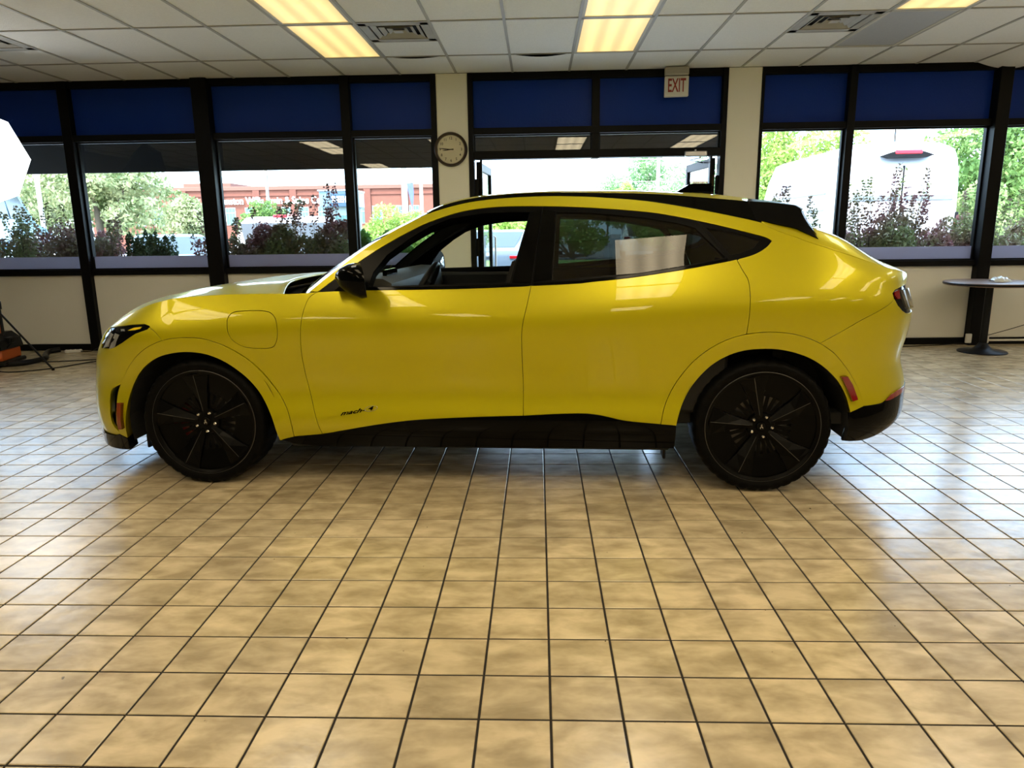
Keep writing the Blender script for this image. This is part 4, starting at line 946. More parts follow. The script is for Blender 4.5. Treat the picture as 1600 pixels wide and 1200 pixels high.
def tree(x, y, h, r, m, lab, n=2600, size=.16, trunk=None, clumps=16, z0=None, group='trees beyond the glass', rz=None, cat_='tree'):
    t = empty('tree', (x, y, -.12), 0, lab, cat_, group)
    zb = z0 if z0 is not None else h * .3; rz = rz or (h - zb) / 2; zc = (h + zb) / 2
    cs = []; rs = []
    for k in range(clumps):
        d = RNG.normal(size=3); d /= np.linalg.norm(d); q = RNG.uniform(.35, .8)
        cs.append((d[0] * r * q, d[1] * r * q, zc + d[2] * rz * q)); s_ = RNG.uniform(.28, .48); rs.append((r * s_, r * s_, rz * s_ * 1.05))
    leaf_cloud('foliage', cs, rs, int(n * 2.3), size * .62, m, t)
    tr = trunk or r * .06
    b = MB(); b.tube([(0, 0, 0), (.05 * r, 0, zb * .6), (0, .03 * r, zc)], [tr, tr * .8, tr * .4])
    for k in range(4):
        c = cs[k]; b.tube([(0, 0, zb * .7), (c[0] * .5, c[1] * .5, (zb * .7 + c[2]) / 2 + .1), c], [tr * .5, tr * .35, tr * .12])
    b.build('trunk', MT['bark'], t, smooth=60); return t
tree(-15.3, 25, 4.9, 3.1, LF_['cream'], 'large round tree with pale blossom behind the left windows', 7000, .13, z0=.9)
tree(-22.7, 32, 4.6, 2.3, LF_['pale'], 'pale leafy tree beside the white softbox', 3000, .15, z0=.8)
tree(-10.6, 22.5, 2.75, 1.25, LF_['cream'], 'short cream-flowering tree before the brick clinic', 3600, .09, z0=.4)
tree(-10.3, 27.5, 3.05, .85, LF_['green'], 'narrow bright green tree covering the clinic sign', 2600, .09, z0=.5)
tree(-4.45, 23, 2.2, 1.25, LF_['bright'], 'low yellow-green tree behind the light pole', 3600, .09, z0=.2)
tree(-8.95, 27, 2.35, .8, LF_['red'], 'small pink-red tree left of the dealer sign', 1600, .08, z0=.6)
tree(8.3, 25, 5.2, 1.3, LF_['bright'], 'tall yellow-green tree at the left of the white van', 3600, .12, z0=.6)
tree(10.6, 27, 5.0, 1.6, LF_['bright'], 'yellow-green tree rising over the roof of the white van', 3600, .13, z0=.6)
tree(15.0, 24.5, 5.6, 2.6, LF_['green'], 'big green tree to the right of the white van', 7000, .13, z0=.5)
tree(20.6, 29.5, 6.4, 2.8, LF_['green'], 'green tree behind the right edge window', 5000, .14, z0=.4)
tree(11.8, 20, 2.6, 1.3, LF_['pale'], 'brownish green bush low beside the white van', 2600, .09, z0=.1)
tree(5.6, 60, 5.6, 1.5, LF_['far'], 'small far tree left of the others in the doorway', 1300, .17, z0=2.4)
tree(9.0, 62, 7.6, 3.4, LF_['far'], 'tall far tree in the middle of the doorway', 5200, .22, z0=1.4)
tree(15.3, 69, 7.8, 2.6, LF_['far'], 'far tree right of the thin pole in the doorway', 3600, .22, z0=1.4)
tree(6.5, 55.5, 4.8, 1.5, LF_['bright'], 'low yellow-green far tree in the doorway', 1800, .18, z0=1.0)
for k, (x, y, lab) in enumerate(((-1.5, 34, 'rounded green hedge tree seen through the driver window'), (1.6, 35, 'green hedge tree beyond the parked cars in the doorway'), (5.8, 34, 'green hedge tree seen through the rear side window'))):
    tree(x, y, 2.6, 1.9, LF_['bright'], lab, 3000, .13, z0=.1)
# --- shrubs close to the glass: arching sprigs with paired leaves
def shrub(x, y, wd, h, m, lab, n=900, sprigs=7, tall=.5, size=.022, dp=.35, cat_='shrub'):
    t = empty('shrub', (x, y, -.02), 0, lab, cat_, 'shrubs outside the windows')
    cs = [(RNG.uniform(-.9, .9) * wd, RNG.uniform(-dp, dp), h * RNG.uniform(.35, .86)) for _ in range(26)]
    leaf_cloud('foliage', cs, [(wd * .26, dp * .5, h * .16)] * 26, int(n * 4.2), size * 1.4, m, t)
    st = MB(); lv = []
    for k in range(sprigs):
        bx = RNG.uniform(-.8, .8) * wd; by = RNG.uniform(-dp, dp) * .7; ex = bx + RNG.uniform(-.16, .2); ez = h + RNG.uniform(.1, 1) * tall
        P = [Vector((bx, by, h * .3)), Vector((bx + (ex - bx) * .35, by, h * .3 + (ez - h * .3) * .6)), Vector((ex, by, ez))]
        st.tube([tuple(p) for p in P], [.006, .004, .0015], 5)
        for q in range(26):
            u = .25 + .75 * q / 25; p = P[0] * (1 - u) ** 2 + P[1] * 2 * u * (1 - u) + P[2] * u * u
            ln = (.09 * (1 - u) + .022)
            for sg in (-1, 1):
                for w2 in (.45, 1.0):
                    c = p + Vector((sg * ln * w2, RNG.uniform(-.03, .03), ln * .30 * w2)); lv.append(c)
    st.build('stem', MT['twig'], t)
    cc = np.array([tuple(c) for c in lv]) if lv else np.zeros((0, 3))
    if len(cc): leaf_cloud('sprig_leaves', cc, np.full((len(cc), 3), .009), int(len(cc) * 2.0), size * 1.0, m, t)
    MB().tube([(0, 0, 0), (.02, 0, h * .4), (0, .02, h * .7)], [.02, .015, .005], 6).build('trunk', MT['twig'], t)
    return t
shrub(-6.55, 9.35, .60, 1.56, LF_['bur'], 'burgundy leafed shrub left of the first mullion', 2600, 10, .25)
shrub(-5.75, 9.4, .42, 1.42, LF_['bur'], 'burgundy and green shrub beside the dark evergreen', 1700, 7, .2)
shrub(-5.12, 9.3, .16, 1.42, LF_['dark'], 'dark upright evergreen shrub outside the second window', 1700, 0, 0, .018, .16)
shrub(-4.95, 9.55, .12, 1.36, LF_['dark'], 'slim dark evergreen shrub next to the upright one', 900, 0, 0, .018, .12)
shrub(-3.95, 9.35, .50, 1.38, LF_['bur'], 'thin burgundy shrub before the blue-white parked car', 1000, 9, .25)
shrub(-3.05, 9.4, .70, 1.56, LF_['bur'], 'dense burgundy shrub before the white sport utility vehicle', 4600, 12, .25)
shrub(-2.75, 9.5, .12, 1.42, LF_['bur'], 'single tall dark sprig before the clinic sign', 200, 2, .60)
shrub(-2.25, 9.4, .34, 1.38, LF_['box'], 'round bright green boxwood shrub left of the pillar', 2600, 0, 0, .02, .25)
shrub(-1.65, 9.6, .40, 1.35, LF_['box'], 'green hedge shrub behind the windscreen pillar', 1800, 0, 0, .022, .25)
shrub(2.95, 9.4, .50, 1.42, LF_['bur'], 'dark feathery shrub behind the roof spoiler', 1300, 10, .45)
shrub(3.85, 9.4, .55, 1.42, LF_['bur'], 'dark feathery shrub before the left door of the van', 2100, 13, .66)
shrub(4.75, 9.4, .55, 1.46, LF_['bur'], 'dark feathery shrub before the right door of the van', 2600, 12, .62)
shrub(5.75, 9.5, .45, 1.55, LF_['bur'], 'leafy shrub outside the window at the right edge', 1500, 5, .25)
# --- white high-roof van
van = empty('van', (6.25, 13.0, -.12), math.radians(-2), 'white high-roof cargo van seen from behind through the right windows', 'van')
MT['van_w'] = mat('white_van_paint', (.56, .58, .60), .35, coat=.3)
MT['van_grey'] = mat('van_grey_step', (.20, .235, .25), .4)
vb = []
W2 = 1.0
for (y, top, wd, zb) in ((0.0, 2.66, .93, .45), (.10, 2.78, .99, .42), (.35, 2.84, 1.0, .42), (4.6, 2.86, 1.0, .42), (5.0, 2.66, .97, .42), (5.5, 2.10, .95, .42), (6.05, 1.35, .90, .45), (6.25, .9, .82, .5)):
    row = []
    for (u, z) in ((-1, 0), (-1.0, .25), (-1.0, .50), (-.985, .72), (-.93, .90), (-.86, .97), (-.70, 1.0), (0, 1.012), (.70, 1.0), (.86, .97), (.93, .90), (.985, .72), (1, .50), (1, .25), (1, 0)):
        row.append((u * wd, y, zb + (top - zb) * z))
    vb.append(row)
body = MB().grid(vb); n = len(vb[0]); body.f.append(tuple(range(n))); body.build('body', MT['van_w'], van, smooth=50)
for sx in (-1, 1):
    MB().box(sx * .012, sx * .90, -.035, .01, .50, 2.42, .02).build('rear_door', MT['van_w'], van, smooth=40)
    d = van.children[-1]
    MB().box(sx * .03, sx * .84, -.050, -.03, 1.86, 1.95, .008).build('door_ridge', MT['van_grey'], d)
    MB().box(sx * .90, sx * .93, -.05, 0, 1.0, 1.5, .008).build('tail_light', MT['redlens'], van)
    MB().box(sx * .91, sx * .96, -.05, -.02, 1.55, 1.66, .006).build('hinge', MT['plastic_k'], van)
MB().box(-.012, .012, -.02, .005, .5, 2.44).build('dark_gap_strip', MT['plastic_k'], van)  # black strip standing in for the shaded gap between the doors
MB().prism([(-.42, 2.60), (-.24, 2.66), (.24, 2.66), (.42, 2.60), (.30, 2.56), (-.30, 2.56)], -.14, .02).build('brake_light_housing', MT['plastic_k'], van)
MB().box(-.22, .22, -.155, -.10, 2.62, 2.685, .012).build('brake_light', mat('red_brake_lens', (.75, .03, .05), .3, emit=(1, .05, .08), estr=.3), van)
for z in (2.02, 1.72): MB().box(-1.012, -.99, .8, 3.9, z, z + .025).build('side_crease', MT['van_grey'], van)
MB().box(-.95, .95, -.10, .05, .35, .55, .03).build('rear_bumper', MT['plastic_k'], van)
for sx in (-1, 1):
    for yy in (1.2, 5.0): MB().cyl(.34, sx * .78 - .11, sx * .78 + .11, 24, Matrix.Translation((0, yy, .34)), 'x', .02).build('wheel', MT['rubber'], van)
MB().tube([(.02, .5, 2.86), (.02, .52, 3.5)], .012, 6).build('antenna', MT['plastic_k'], van)
# --- ordinary parked vehicles
MT['cglass'] = mat('vehicle_glass', (.02, .03, .04), .15, col2=(.03, .045, .055), scale=2)
def vehicle(name, x, y, rz, prof, glass_poly, wd, paint, lab, cat_, rear_glass=None, lights=True, zs=1.0):
    """side profile lofted across the width with tumblehome; parts: body, side windows, rear window, wheels, lamps"""
    t = empty(name, (x, y, -.12), rz, lab, cat_, 'vehicles parked outside')
    top = max(p[1] for p in prof); G = []
    for v, sh in ((-1, .0), (-.985, .35), (-.9, .8), (-.7, 1.0), (0, 1.015), (.7, 1.0), (.9, .8), (.985, .35), (1, .0)):
        row = []
        for (px_, pz) in prof:
            hi = max(0.0, (pz - top * .58) / (top * .42)); w_ = wd * (1 - .22 * hi)
            k = .5 + .5 * sh if pz > top * .3 else 1
            row.append((px_ * (.97 + .03 * sh), v * w_, pz * (.975 + .025 * sh)))
        G.append(row)
    mb = MB().grid(G); n = len(prof)
    mb.f.append(tuple(range(n))); mb.f.append(tuple((len(G) - 1) * n + k for k in range(n)))
    mb.build('body', paint, t, smooth=40)
    for sd in (-1, 1):
        for gp in glass_poly:
            v = []
            for (gx, gz) in gp:
                hi = max(0.0, (gz - top * .58) / (top * .42)); v.append((gx, sd * (wd * (1 - .22 * hi) + .006), gz))
            v2 = [(a, b - sd * .02, c) for a, b, c in v]; m_ = len(v)
            MB().add(v + v2, [tuple(range(m_)), tuple(range(2 * m_ - 1, m_ - 1, -1))] + [(i, (i + 1) % m_, m_ + (i + 1) % m_, m_ + i) for i in range(m_)]).build('side_window', MT['cglass'], t)
        for wx in (-.30, .30):
            L_ = max(p[0] for p in prof) - min(p[0] for p in prof)
            MB().cyl(.33, sd * (wd - .10) - .10, sd * (wd - .10) + .10, 24, Matrix.Translation((wx * L_, 0, .33)), 'y', .02).build('wheel', MT['rubber'], t)
    if rear_glass:
        (xa, za), (xb, zb_), h = rear_glass
        nx, nz = (zb_ - za), -(xb - xa); l = math.hypot(nx, nz); s_ = 1 if nx > 0 else -1; ox, oz = s_ * nx / l * .012, s_ * nz / l * .012
        v = [(xa + ox, -wd * .80, za + oz), (xa + ox, wd * .80, za + oz), (xb + ox, wd * .66, zb_ + oz), (xb + ox, -wd * .66, zb_ + oz)]
        MB().add(v + [(a - ox * 2, b, c - oz * 2) for a, b, c in v], [(0, 1, 2, 3), (7, 6, 5, 4), (0, 4, 5, 1), (1, 5, 6, 2), (2, 6, 7, 3), (3, 7, 4, 0)]).build('rear_window', MT['cglass'], t)
    if lights:
        xr = max(p[0] for p in prof)
        for sd in (-1, 1): MB().box(xr - .12, xr + .012, sd * wd * .62, sd * wd * .90, top * .54, top * .59, .01).build('tail_light', MT['redlens'], t)
    return t
SUVP = [(-2.3, .35), (-2.35, .65), (-2.25, .90), (-1.2, 1.05), (-.55, 1.62), (.1, 1.72), (1.7, 1.74), (2.05, 1.66), (2.25, 1.05), (2.3, .60), (2.25, .35)]
SUVG = [[(-.85, 1.10), (-.42, 1.55), (.2, 1.62), (.2, 1.10)], [(.28, 1.10), (.28, 1.62), (1.0, 1.63), (1.1, 1.10)], [(1.18, 1.10), (1.10, 1.62), (1.75, 1.58), (1.95, 1.12)]]
CARP = [(-2.2, .32), (-2.25, .58), (-2.1, .78), (-1.1, .92), (-.45, 1.36), (.2, 1.45), (.9, 1.40), (1.7, 1.02), (2.2, .96), (2.28, .62), (2.2, .32)]
CARG = [[(-.85, .96), (-.35, 1.32), (.25, 1.38), (.25, .96)], [(.33, .96), (.33, 1.38), (.85, 1.33), (1.35, 1.0)]]
MT['lb'] = mat('pale_blue_white_paint', (.22, .34, .42), .25, coat=.5); MT['gr'] = mat('grey_blue_paint', (.06, .085, .11), .3, coat=.4)
vehicle('pickup', -4.85, 14.8, math.radians(-78), SUVP, SUVG, .96, MT['white_paint'], 'white sport utility vehicle seen from behind beyond the burgundy shrub', 'car', ((2.07, 1.62), (2.27, 1.08), 0))  # sport utility body, not an open-bed truck
MB().box(1.90, 2.0, -.22, .02, 1.715, 1.765, .01).build('brake_light', bpy.data.materials['red_brake_lens'], [o for o in bpy.data.objects if o.name.startswith('pickup')][0])
vehicle('parked_vehicle', -8.5, 16.6, math.radians(-60), CARP, CARG, .90, MT['lb'], 'pale blue-white car parked behind the thin burgundy shrub', 'car', ((.95, 1.385), (1.66, 1.03), 0))
vehicle('parked_vehicle', -14.2, 18.0, math.radians(-75), [(a * 1.1, b * 1.72) for a, b in SUVP], [[(a * 1.1, b * 1.72) for a, b in g] for g in SUVG], 1.0, MT['lb'], 'tall pale blue van-like vehicle beside the softbox', 'car')  # tall van-like body scaled up from the sport utility profile
vehicle('coupe', -1.0, 19.5, math.radians(-96), CARP, CARG, .92, MT['gr'], 'grey coupe seen from behind through the driver window', 'car', ((.95, 1.385), (1.66, 1.03), 0))
vehicle('parked_vehicle', 1.9, 40, math.radians(-98), CARP, CARG, .92, MT['white_paint'], 'white car behind the grey coupe in the parking lot', 'car', ((.95, 1.385), (1.66, 1.03), 0))
vehicle('pickup', 5.2, 37.5, math.radians(-95), SUVP, SUVG, .98, MT['white_paint'], 'white truck seen through the tinted rear window', 'car', ((2.07, 1.62), (2.27, 1.08), 0))
vehicle('parked_vehicle', -12.3, 18.6, math.radians(-70), CARP, CARG, .9, MT['white_paint'], 'white car at the back of the lot behind the evergreen', 'car', ((.95, 1.385), (1.66, 1.03), 0))
# --- brick clinic with sign letters
MT['brick'] = mat('red_brick', (.15, .048, .028), .85, col2=(.19, .068, .043), scale=3, bump=.2, bscale=20)
MT['brick2'] = mat('red_brick_pier', (.125, .04, .024), .85, col2=(.16, .055, .036), scale=3)
MT['brickcap'] = mat('brick_cornice', (.19, .08, .055), .85)
MT['wglass'] = mat('office_window_glass', (.06, .13, .14), .2, col2=(.09, .17, .18), scale=3)
MT['wframe'] = mat('white_window_frame', (.45, .47, .46), .5)
MT['letter'] = mat('white_sign_letters', (.9, .9, .9), .4, emit=(1, 1, 1), estr=.1)
bd = empty('office_building', (-20, 60, -.12), 0, 'long red brick clinic with white lettering across the street', 'building')
MB().box(-17, 11.6, 0, 14, 0, 4.95, .02).build('wall', MT['brick'], bd)
MB().box(-17.1, 11.7, -.18, 14.1, 4.80, 5.12, .03).build('cornice', MT['brickcap'], bd)
MB().box(-9.5, -5.5, 1, 6, 5.0, 5.5, .03).build('parapet', MT['brickcap'], bd)
MB().box(-17, 11.6, -.10, .02, 4.35, 4.45).build('brick_band', MT['brick2'], bd)
for k in range(9):
    x = -15.2 + k * 3.05
    MB().box(x - .28, x + .28, -.16, .02, 0, 4.82, .02).build('brick_pier', MT['brick2'], bd)
for k in range(18):
    x = -15.9 + k * 1.52 + (.0 if k % 2 else .12)
    w_ = MB().box(x - .42, x + .42, -.06, .03, 2.05, 3.45, .01).build('window', MT['wframe'], bd)
    for i in range(3):
        for j, (za, zb_) in enumerate(((2.10, 3.02), (3.08, 3.40))):
            MB().box(x - .38 + i * .26, x - .38 + i * .26 + .235, -.075, -.058, za, zb_).build('pane', MT['wglass'], w_)
me = text_mesh('Johnston Willis Brain & Spine Center', .80, .04, 0, 'LEFT', .012)
o = link('sign_lettering', me, MT['letter'], bd); o.rotation_euler = (math.radians(90), 0, 0); o.location = (-6.35, -.22, 3.95)
dm = max(v.co.x for v in me.vertices); o.scale = (9.8 / dm, 1, 1)
# --- dealer sign block
ds = empty('sign_building', (-10.85, 40, -.12), 0, 'small grey building with a blue dealer name sign', 'building')
MB().box(-.75, .70, 0, 2.2, 0, 2.9, .02).build('wall', mat('pale_grey_siding', (.20, .25, .25), .6), ds)
MB().box(-.95, .86, -.3, 2.4, 2.75, 3.60, .02).build('sign_box', mat('blue_grey_sign', (.12, .19, .26), .4), ds)
MB().box(-.33, .83, -.36, -.29, 2.78, 3.45, .01).build('sign_face', mat('slate_blue_sign_face', (.025, .065, .12), .4), ds)
MB().box(-1.0, .90, -.4, 2.45, 3.58, 3.66, .01).build('roof_edge', MT['wframe'], ds)
for x in (-.5, .0, .45): MB().box(x - .22, x + .22, -.02, .01, .8, 2.3).build('window', MT['wglass'], ds)
me = text_mesh('SHEEHY', .46, .02, 0, 'LEFT', .012); o = link('sign_lettering', me, MT['letter'], ds); o.rotation_euler = (math.radians(90), 0, 0); o.location = (-.26, -.37, 3.13)
dm = max(v.co.x for v in me.vertices); o.scale = (1.0 / dm, 1, 1)
# --- poles, banner, wires
MT['pole'] = mat('pale_grey_pole', (.55, .54, .48), .5); MT['wood'] = mat('weathered_utility_pole', (.22, .19, .16), .9)
def pole(x, y, h, r, m, lab, arm=0, nm='light_pole'):
    t = empty(nm, (x, y, -.12), 0, lab, 'pole', 'poles in the parking lot and street')
    MB().tube([(0, 0, 0), (0, 0, h)], [r, r * .85], 10).build('shaft', m, t, smooth=60)
    MB().cyl(r * 1.8, 0, .25, 16, b=.02).build('base', m, t)
    if arm: MB().box(-arm, arm, -.06, .06, h - .9, h - .75, .01).build('crossarm', m, t)
    return t
pole(-5.4, 30, 7, .125, MT['pole'], 'thick pale light pole left of the banner')
pole(-4.72, 30, 7, .075, MT['pole'], 'thin pale flag pole right of the banner')
pole(-18.4, 50, 6.1, .12, MT['wood'], 'wooden utility pole in front of the brick clinic', 1.4, 'utility_pole')
pole(-13.7, 30.5, 7, .10, MT['pole'], 'grey pole at the right of the blossom tree')
pole(-14.7, 21.4, 6, .07, MT['pole'], 'thin grey pole before the blossom tree')
pole(7.7, 48, 7, .12, MT['pole'], 'thin white pole standing in the doorway view')
pole(3.6, 60, 6.5, .06, MT['wood'], 'thin far utility pole at the left of the doorway', .5, 'utility_pole')
bn = empty('banner', (-5.1, 29.5, -.12), 0, 'blue and red feather banner between two poles', 'banner')
MB().prism([(-.10, 3.30), (.14, 3.32), (.16, 2.9), (.12, 2.5), (.08, 2.3), (.0, 2.7), (-.06, 3.0)], -.015, .015).build('cloth', mat('blue_banner_cloth', (.05, .08, .38), .7, col2=(.10, .12, .45), scale=9), bn)
MB().prism([(.02, 2.5), (.12, 2.5), (.10, 1.2), (.04, 1.2)], -.012, .012).build('tail', mat('red_banner_cloth', (.50, .10, .14), .7), bn)
MB().tube([(.06, 0, 0), (.06, 0, 3.3)], .015, 6).build('staff', MT['pole'], bn)
UP = [o for o in bpy.data.objects if o.name.startswith('utility_pole') and o.parent is None]
for k, (x0_, z0_, x1_, z1_, y) in enumerate(((-24, 6.9, 16, 5.6, 50), (2, 5.05, 20, 5.3, 60), (2, 4.3, 20, 4.5, 60), (-24, 5.3, -10, 5.0, 50))):
    pr = UP[0] if k in (0, 3) else UP[1]; lx, ly, lz = pr.location
    P = [(x0_ + (x1_ - x0_) * q / 16 - lx, y - ly, z0_ + (z1_ - z0_) * q / 16 - .25 * math.sin(math.pi * q / 16) - lz) for q in range(17)]
    MB().tube(P, .012, 5).build('overhead_wire', MT['pole'], pr, smooth=60)
# ------------------------------------------------------------------ smaller things in the room
# wall clock
MT['bronze'] = mat('dark_bronze_rim', (.05, .030, .018), .35, .3)
MT['dial'] = mat('cream_clock_dial', (.70, .64, .46), .5)
MT['ink'] = mat('dark_ink', (.03, .02, .015), .6)
ck = empty('wall_clock', (-.953, Y1 - .035, 2.215), 0, 'round wall clock with dark rim hanging on the ivory pillar', 'clock')
MB().lathe([(.150, -.006), (.156, -.035), (.170, -.042), (.182, -.030), (.184, -.004), (.184, 0)], 64, axis='y').build('rim', MT['bronze'], ck, smooth=50)
MB().lathe([(1e-4, -.012), (.158, -.012), (.158, -.004), (1e-4, -.004)], 64, axis='y').build('dial', MT['dial'], ck)
for h in range(1, 13):
    me = text_mesh(str(h), .040, .0006, 0, 'CENTER', .0003); o = link('numeral', me, MT['ink'], ck)
    a = math.radians(90 - 30 * h); o.location = (.118 * math.cos(a), -.0135, .118 * math.sin(a)); o.rotation_euler = (math.radians(90), 0, 0)
tk = MB()
for k in range(60):
    a = math.radians(6 * k); r1 = .147 if k % 5 else .143
    tk.add([(r * math.cos(a) + s_ * math.sin(a), -.0128, r * math.sin(a) - s_ * math.cos(a)) for r, s_ in ((r1, -.001), (r1, .001), (.151, .001), (.151, -.001))], [(0, 1, 2, 3)])
tk.build('minute_marks', MT['ink'], ck)
def hand(nm, deg, ln, wd, y):
    a = math.radians(deg); c, s_ = math.cos(a), math.sin(a)
    MB().prism([(p * c - q * s_, p * s_ + q * c) for p, q in ((-.03, -wd), (-.03, wd), (ln * .7, wd), (ln, wd * .3), (ln, -wd * .3), (ln * .7, -wd))], y, y - .0015).build(nm, MT['ink'], ck)
hand('minute_hand', 174, .128, .0042, -.0165); hand('hour_hand', 187, .092, .005, -.0145)
MB().cyl(.006, -.019, -.012, 16, axis='y').build('hand_pin', MT['ink'], ck)
# exit sign
ex_ = empty('exit_sign', (1.475, 8.17, 2.700), math.radians(-4), 'white exit sign with red letters hanging over the doorway', 'exit sign')
MB().box(-.125, .125, -.03, .03, 0, .205, .006).build('housing', MT['plastic_w'], ex_)
MB().box(-.112, .112, -.034, -.029, .012, .193, .002).build('face', mat('exit_face', (.70, .68, .62), .4), ex_)
me = text_mesh('EXIT', .17, .001, 0, 'CENTER', .003); o = link('lettering', me, mat('exit_red', (.30, .03, .02), .5), ex_); o.rotation_euler = (math.radians(90), 0, 0); o.location = (0, -.036, .104)
dm = max(v.co.x for v in me.vertices) - min(v.co.x for v in me.vertices); dh = max(v.co.y for v in me.vertices) - min(v.co.y for v in me.vertices); o.scale = (.185 / dm, .135 / dh, 1)
MB().box(-.125, .125, -.045, .045, .212, .295, .008).build('canopy_box', mat('exit_mount', (.45, .43, .37), .5), ex_)
MB().box(-.105, .105, -.048, -.044, .228, .280, .002).build('vent_plate', MT['tbar'], ex_)
# round cafe table
tb = empty('round_table', (4.74, 7.76, 0), 0, 'round brown pedestal table by the right windows', 'table')
MB().lathe([(1e-4, .712), (.415, .712), (.430, .718), (.432, .742), (.426, .748), (1e-4, .748)], 72).build('tabletop', mat('brown_laminate', (.20, .125, .085), .35, col2=(.25, .16, .11), scale=5), tb, smooth=40)
MB().lathe([(.4325, .722), (.4345, .724), (.4345, .740), (.4325, .742)], 72).build('edge_band', MT['plastic_k'], tb, smooth=40)
MB().lathe([(.036, .05), (.036, .70)], 28).build('post', MT['plastic_k'], tb, smooth=60)
MB().lathe([(1e-4, .0), (.232, .0), (.235, .008), (.225, .016), (.10, .030), (.055, .075), (.040, .10), (1e-4, .10)], 56).build('base', MT['plastic_k'], tb, smooth=40)
MB().box(-.16, .16, -.03, .03, .695, .713, .004).build('spider_bracket', MT['plastic_k'], tb); 
MB().box(-.03, .03, -.16, .16, .695, .712, .004).build('spider_bracket', MT['plastic_k'], tb)
# crumpled clear plastic on the table
RN = np.random.default_rng(3); G = []
for i in range(9):
    row = []
    for j in range(7):
        u, v = i / 8, j / 6; hgt = (.012 + .05 * math.sin(math.pi * u * .8 + .3) * math.sin(math.pi * v)) * RN.uniform(.5, 1.15)
        row.append((4.76 - .07 + .17 * u + RN.uniform(-.006, .006), 7.60 + .12 * v + RN.uniform(-.006, .006), .752 + (hgt if 0 < j < 6 else .002)))
    G.append(row)
pb = MB().grid(G).build('plastic_bag', mat('crumpled_clear_plastic', (.75, .80, .82), .18, coat=.5), smooth=None, fix=False); tag(pb, 'crumpled clear plastic bag lying on the round table', 'plastic bag')
md = pb.modifiers.new('thickness', 'SOLIDIFY'); md.thickness = .0015
# outlet boxes and conduit by the right mullion
for k, (x, lab) in enumerate(((4.83, 'white outlet box at the mullion foot left of the table post'), (5.02, 'white outlet box right of the table post'))):
    t = empty('outlet_box', (x, Y1 - .105, .03), 0, lab, 'outlet', 'outlet boxes at the mullion foot')
    MB().box(-.032, .032, -.03, .0, 0, .105, .006).build('box', MT['plastic_w'], t); MB().box(-.02, .02, -.034, -.029, .02, .085, .003).build('cover', MT['plastic_w'], t)
tag(MB().box(5.06, 9.0, Y1 - .04, Y1 - .018, .035, .058, .004).build('cable_conduit', MT['plastic_w']), 'white cable conduit running along the right baseboard', 'conduit')
def rope(P, n=10):
    P = [np.array(p, float) for p in P]; out = []
    for i in range(len(P) - 1):
        p0 = P[i - 1] if i else 2 * P[i] - P[i + 1]; p3 = P[i + 2] if i + 2 < len(P) else 2 * P[i + 1] - P[i]
        for k in range(n):
            t = k / n; out.append(tuple(.5 * (2 * P[i] + (P[i + 1] - p0) * t + (2 * p0 - 5 * P[i] + 4 * P[i + 1] - p3) * t * t + (3 * P[i] - p0 - 3 * P[i + 1] + p3) * t ** 3)))
    out.append(tuple(P[-1])); return out
tag(MB().tube(rope([(5.03, Y1 - .14, .12), (5.25, Y1 - .16, .19), (5.6, Y1 - .17, .30), (6.1, Y1 - .18, .43), (7.0, Y1 - .2, .6)]), .004, 6).build('extension_cord', MT['plastic_k'], smooth=60), 'thin dark cord rising to the right from the outlet box', 'cord')
tag(MB().tube(rope([(3.3, 7.95, .006), (3.8, 8.02, .006), (4.15, 8.12, .006), (4.5, 8.2, .006), (4.80, 8.19, .03)]), .005, 6).build('extension_cord', MT['plastic_k'], smooth=60), 'dark cord on the tiles between the car tail and the table', 'cord')
# softbox on a tripod at the left edge
sb = empty('softbox_light', (-5.35, 6.65, 0), 0, 'glowing white octagonal softbox on a stand at the left edge', 'studio light')
MT['soft'] = mat('softbox_diffuser', (.9, .9, .9), .8, emit=(.93, .97, 1), estr=SOFTBOX)
nrm = Vector((.55, -.83, -.05)).normalized(); cz = Vector((.10, .12, 2.06)); ax = Vector((0, 0, 1)).cross(nrm).normalized(); ay = nrm.cross(ax)
R_ = .47; rot0 = math.radians(22.5)
face = [cz + ax * R_ * math.cos(rot0 * 0 + math.pi / 4 * k) + ay * R_ * math.sin(math.pi / 4 * k) for k in range(8)]
rim2 = [p - nrm * .06 for p in face]; back = [cz - nrm * .34 + (p - cz) * .22 for p in face]
f_in = [cz - nrm * .012 + (p - cz) * .985 for p in face]
MB().add([cz + nrm * .01] + face, [(0, 1 + k, 1 + (k + 1) % 8) for k in range(8)]).build('diffuser', MT['soft'], sb, fix=False)
MB().add(face + rim2 + back, [(k, (k + 1) % 8, 8 + (k + 1) % 8, 8 + k) for k in range(8)] + [(8 + k, 8 + (k + 1) % 8, 16 + (k + 1) % 8, 16 + k) for k in range(8)] + [tuple(16 + k for k in range(8))]).build('shell', MT['plastic_k'], sb)
MB().tube([tuple(cz - nrm * .34), tuple(cz - nrm * .52)], .06, 16).build('lamp_head', MT['plastic_k'], sb, smooth=40)
q = cz - nrm * .42
MB().tube([(q.x, q.y, .35), (q.x, q.y, 1.2), (q.x, q.y, q.z)], [.016, .014, .012], 10).build('stand_pole', MT['plastic_k'], sb, smooth=60)
MB().cyl(.025, .62, .70, 14, Matrix.Translation((q.x, q.y, 0))).build('collar', MT['plastic_k'], sb)
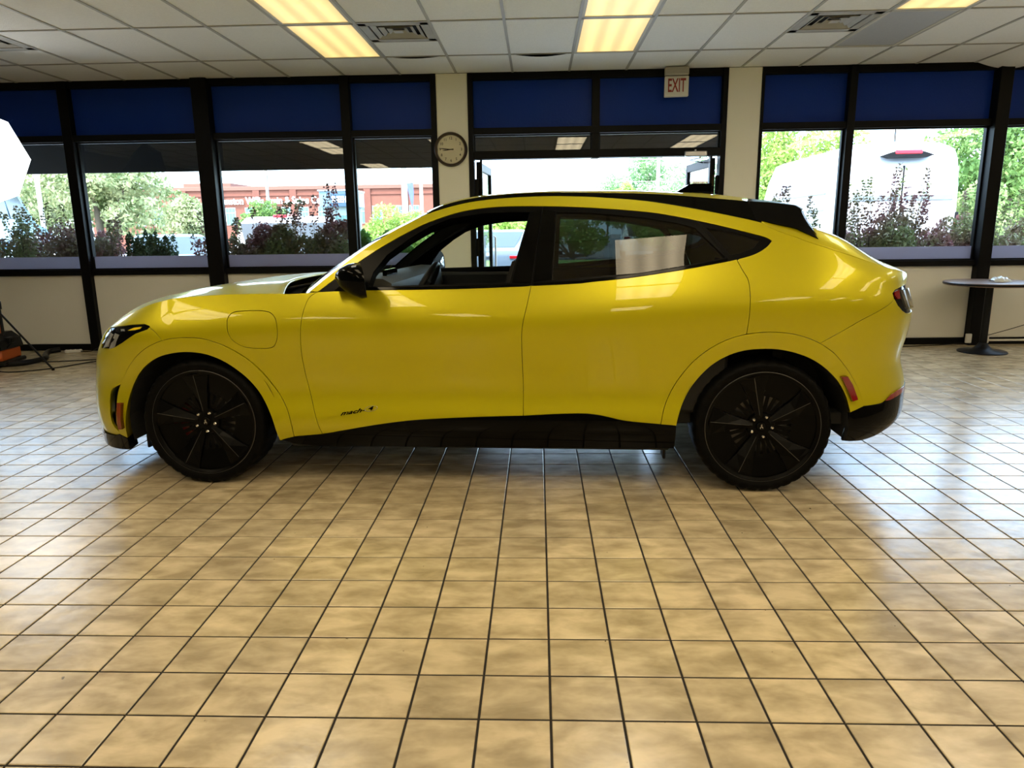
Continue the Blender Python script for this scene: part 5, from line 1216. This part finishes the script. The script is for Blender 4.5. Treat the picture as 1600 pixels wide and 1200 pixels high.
for k, (dx, dy) in enumerate(((.36, .24), (-.42, -.05), (-.05, -.46))):
    if k == 0: e = Vector((-4.95 + 5.35, 7.03 - 6.65, .008))
    else: e = Vector((q.x + dx, q.y + dy, .008))
    g = MB().tube([(q.x, q.y, .58), tuple(e + Vector((0, 0, .004)))], .010, 8); g.build('leg', MT['plastic_k'], sb, smooth=60)
    MB().cyl(.014, 0.0, .025, 12, Matrix.Translation((e.x, e.y, 0))).build('rubber_foot', MT['rubber'], sb)
# orange and black wet vacuum
MT['orange'] = mat('orange_plastic', (.52, .11, .02), .4, col2=(.46, .09, .015), scale=6)
vc = empty('vacuum_cleaner', (-5.85, 7.32, 0), math.radians(8), 'orange and black shop vacuum on the floor at the left edge', 'vacuum')
MB().box(-.22, .25, -.20, .20, .05, .20, .03).build('tank', MT['orange'], vc, smooth=40)
MB().prism([(-.24, .185), (.27, .185), (.25, .28), (.17, .345), (-.22, .345)], -.205, .205).build('motor_head', MT['plastic_k'], vc)
MB().box(-.25, .28, -.215, .215, .025, .07, .012).build('skirt', MT['plastic_k'], vc)
MB().prism([(-.05, .05), (.11, .05), (.14, .105), (.02, .105)], -.212, -.20).build('tank_recess', MT['plastic_k'], vc)
MB().tube(rope([(.16, 0, .33), (.165, 0, .42), (.13, 0, .445), (-.1, 0, .45), (-.2, 0, .44), (-.21, 0, .33)], 5), .014, 8).build('handle', MT['orange'], vc, smooth=50)
MB().box(.20, .275, -.06, .06, .235, .30, .01).build('latch', MT['plastic_k'], vc)
MB().tube([(.27, -.1, .20), (.31, -.1, .24), (.33, -.1, .30)], .008, 6).build('hook', MT['plastic_k'], vc)
for dx in (-.18, .2):
    for dy in (-.17, .17): MB().cyl(.028, dy - .012, dy + .012, 14, Matrix.Translation((dx, 0, .028)), 'y').build('caster', MT['rubber'], vc)
hs = MB().tube(rope([(-5.62, 7.22, .035), (-5.45, 7.30, .032), (-5.40, 7.55, .032), (-5.52, 7.75, .034), (-5.58, 7.90, .05), (-5.50, 7.98, .06)]), .030, 12)
tag(hs.build('vacuum_hose', MT['plastic_k'], smooth=60), 'black ribbed vacuum hose curled on the floor by the baseboard', 'hose')
ps = empty('power_strip', (-5.44, 8.12, 0), math.radians(12), 'small white power strip on the floor by the black mullion', 'power strip')
MB().box(-.09, .09, -.025, .025, 0, .038, .008).build('body', MT['plastic_w'], ps)
for k in range(3): MB().box(-.065 + k * .05, -.035 + k * .05, -.014, .014, .037, .040).build('socket', MT['plastic_k'], ps)
for k, (P, lab) in enumerate((
    ([(-5.34, 8.10, .02), (-5.22, 8.12, .02), (-5.10, 8.18, .08), (-5.02, 8.16, .03), (-4.6, 8.0, .006), (-4.2, 7.9, .006)], 'grey cord running from the power strip toward the car'),
    ([(-5.55, 7.52, .006), (-5.30, 7.50, .006), (-5.05, 7.56, .006), (-4.70, 7.66, .006), (-4.2, 7.6, .006)], 'dark cable lying straight across the tiles by the vacuum'),
    ([(-5.50, 6.98, .006), (-5.32, 6.92, .006), (-5.12, 7.02, .006), (-4.96, 7.20, .006), (-4.80, 7.50, .006), (-4.4, 7.75, .006)], 'dark cable looping past the softbox stand foot'))):
    tag(MB().tube(rope(P), .006, 6).build('cable', MT['plastic_k'], smooth=60), lab, 'cable', 'cables on the floor at the left')
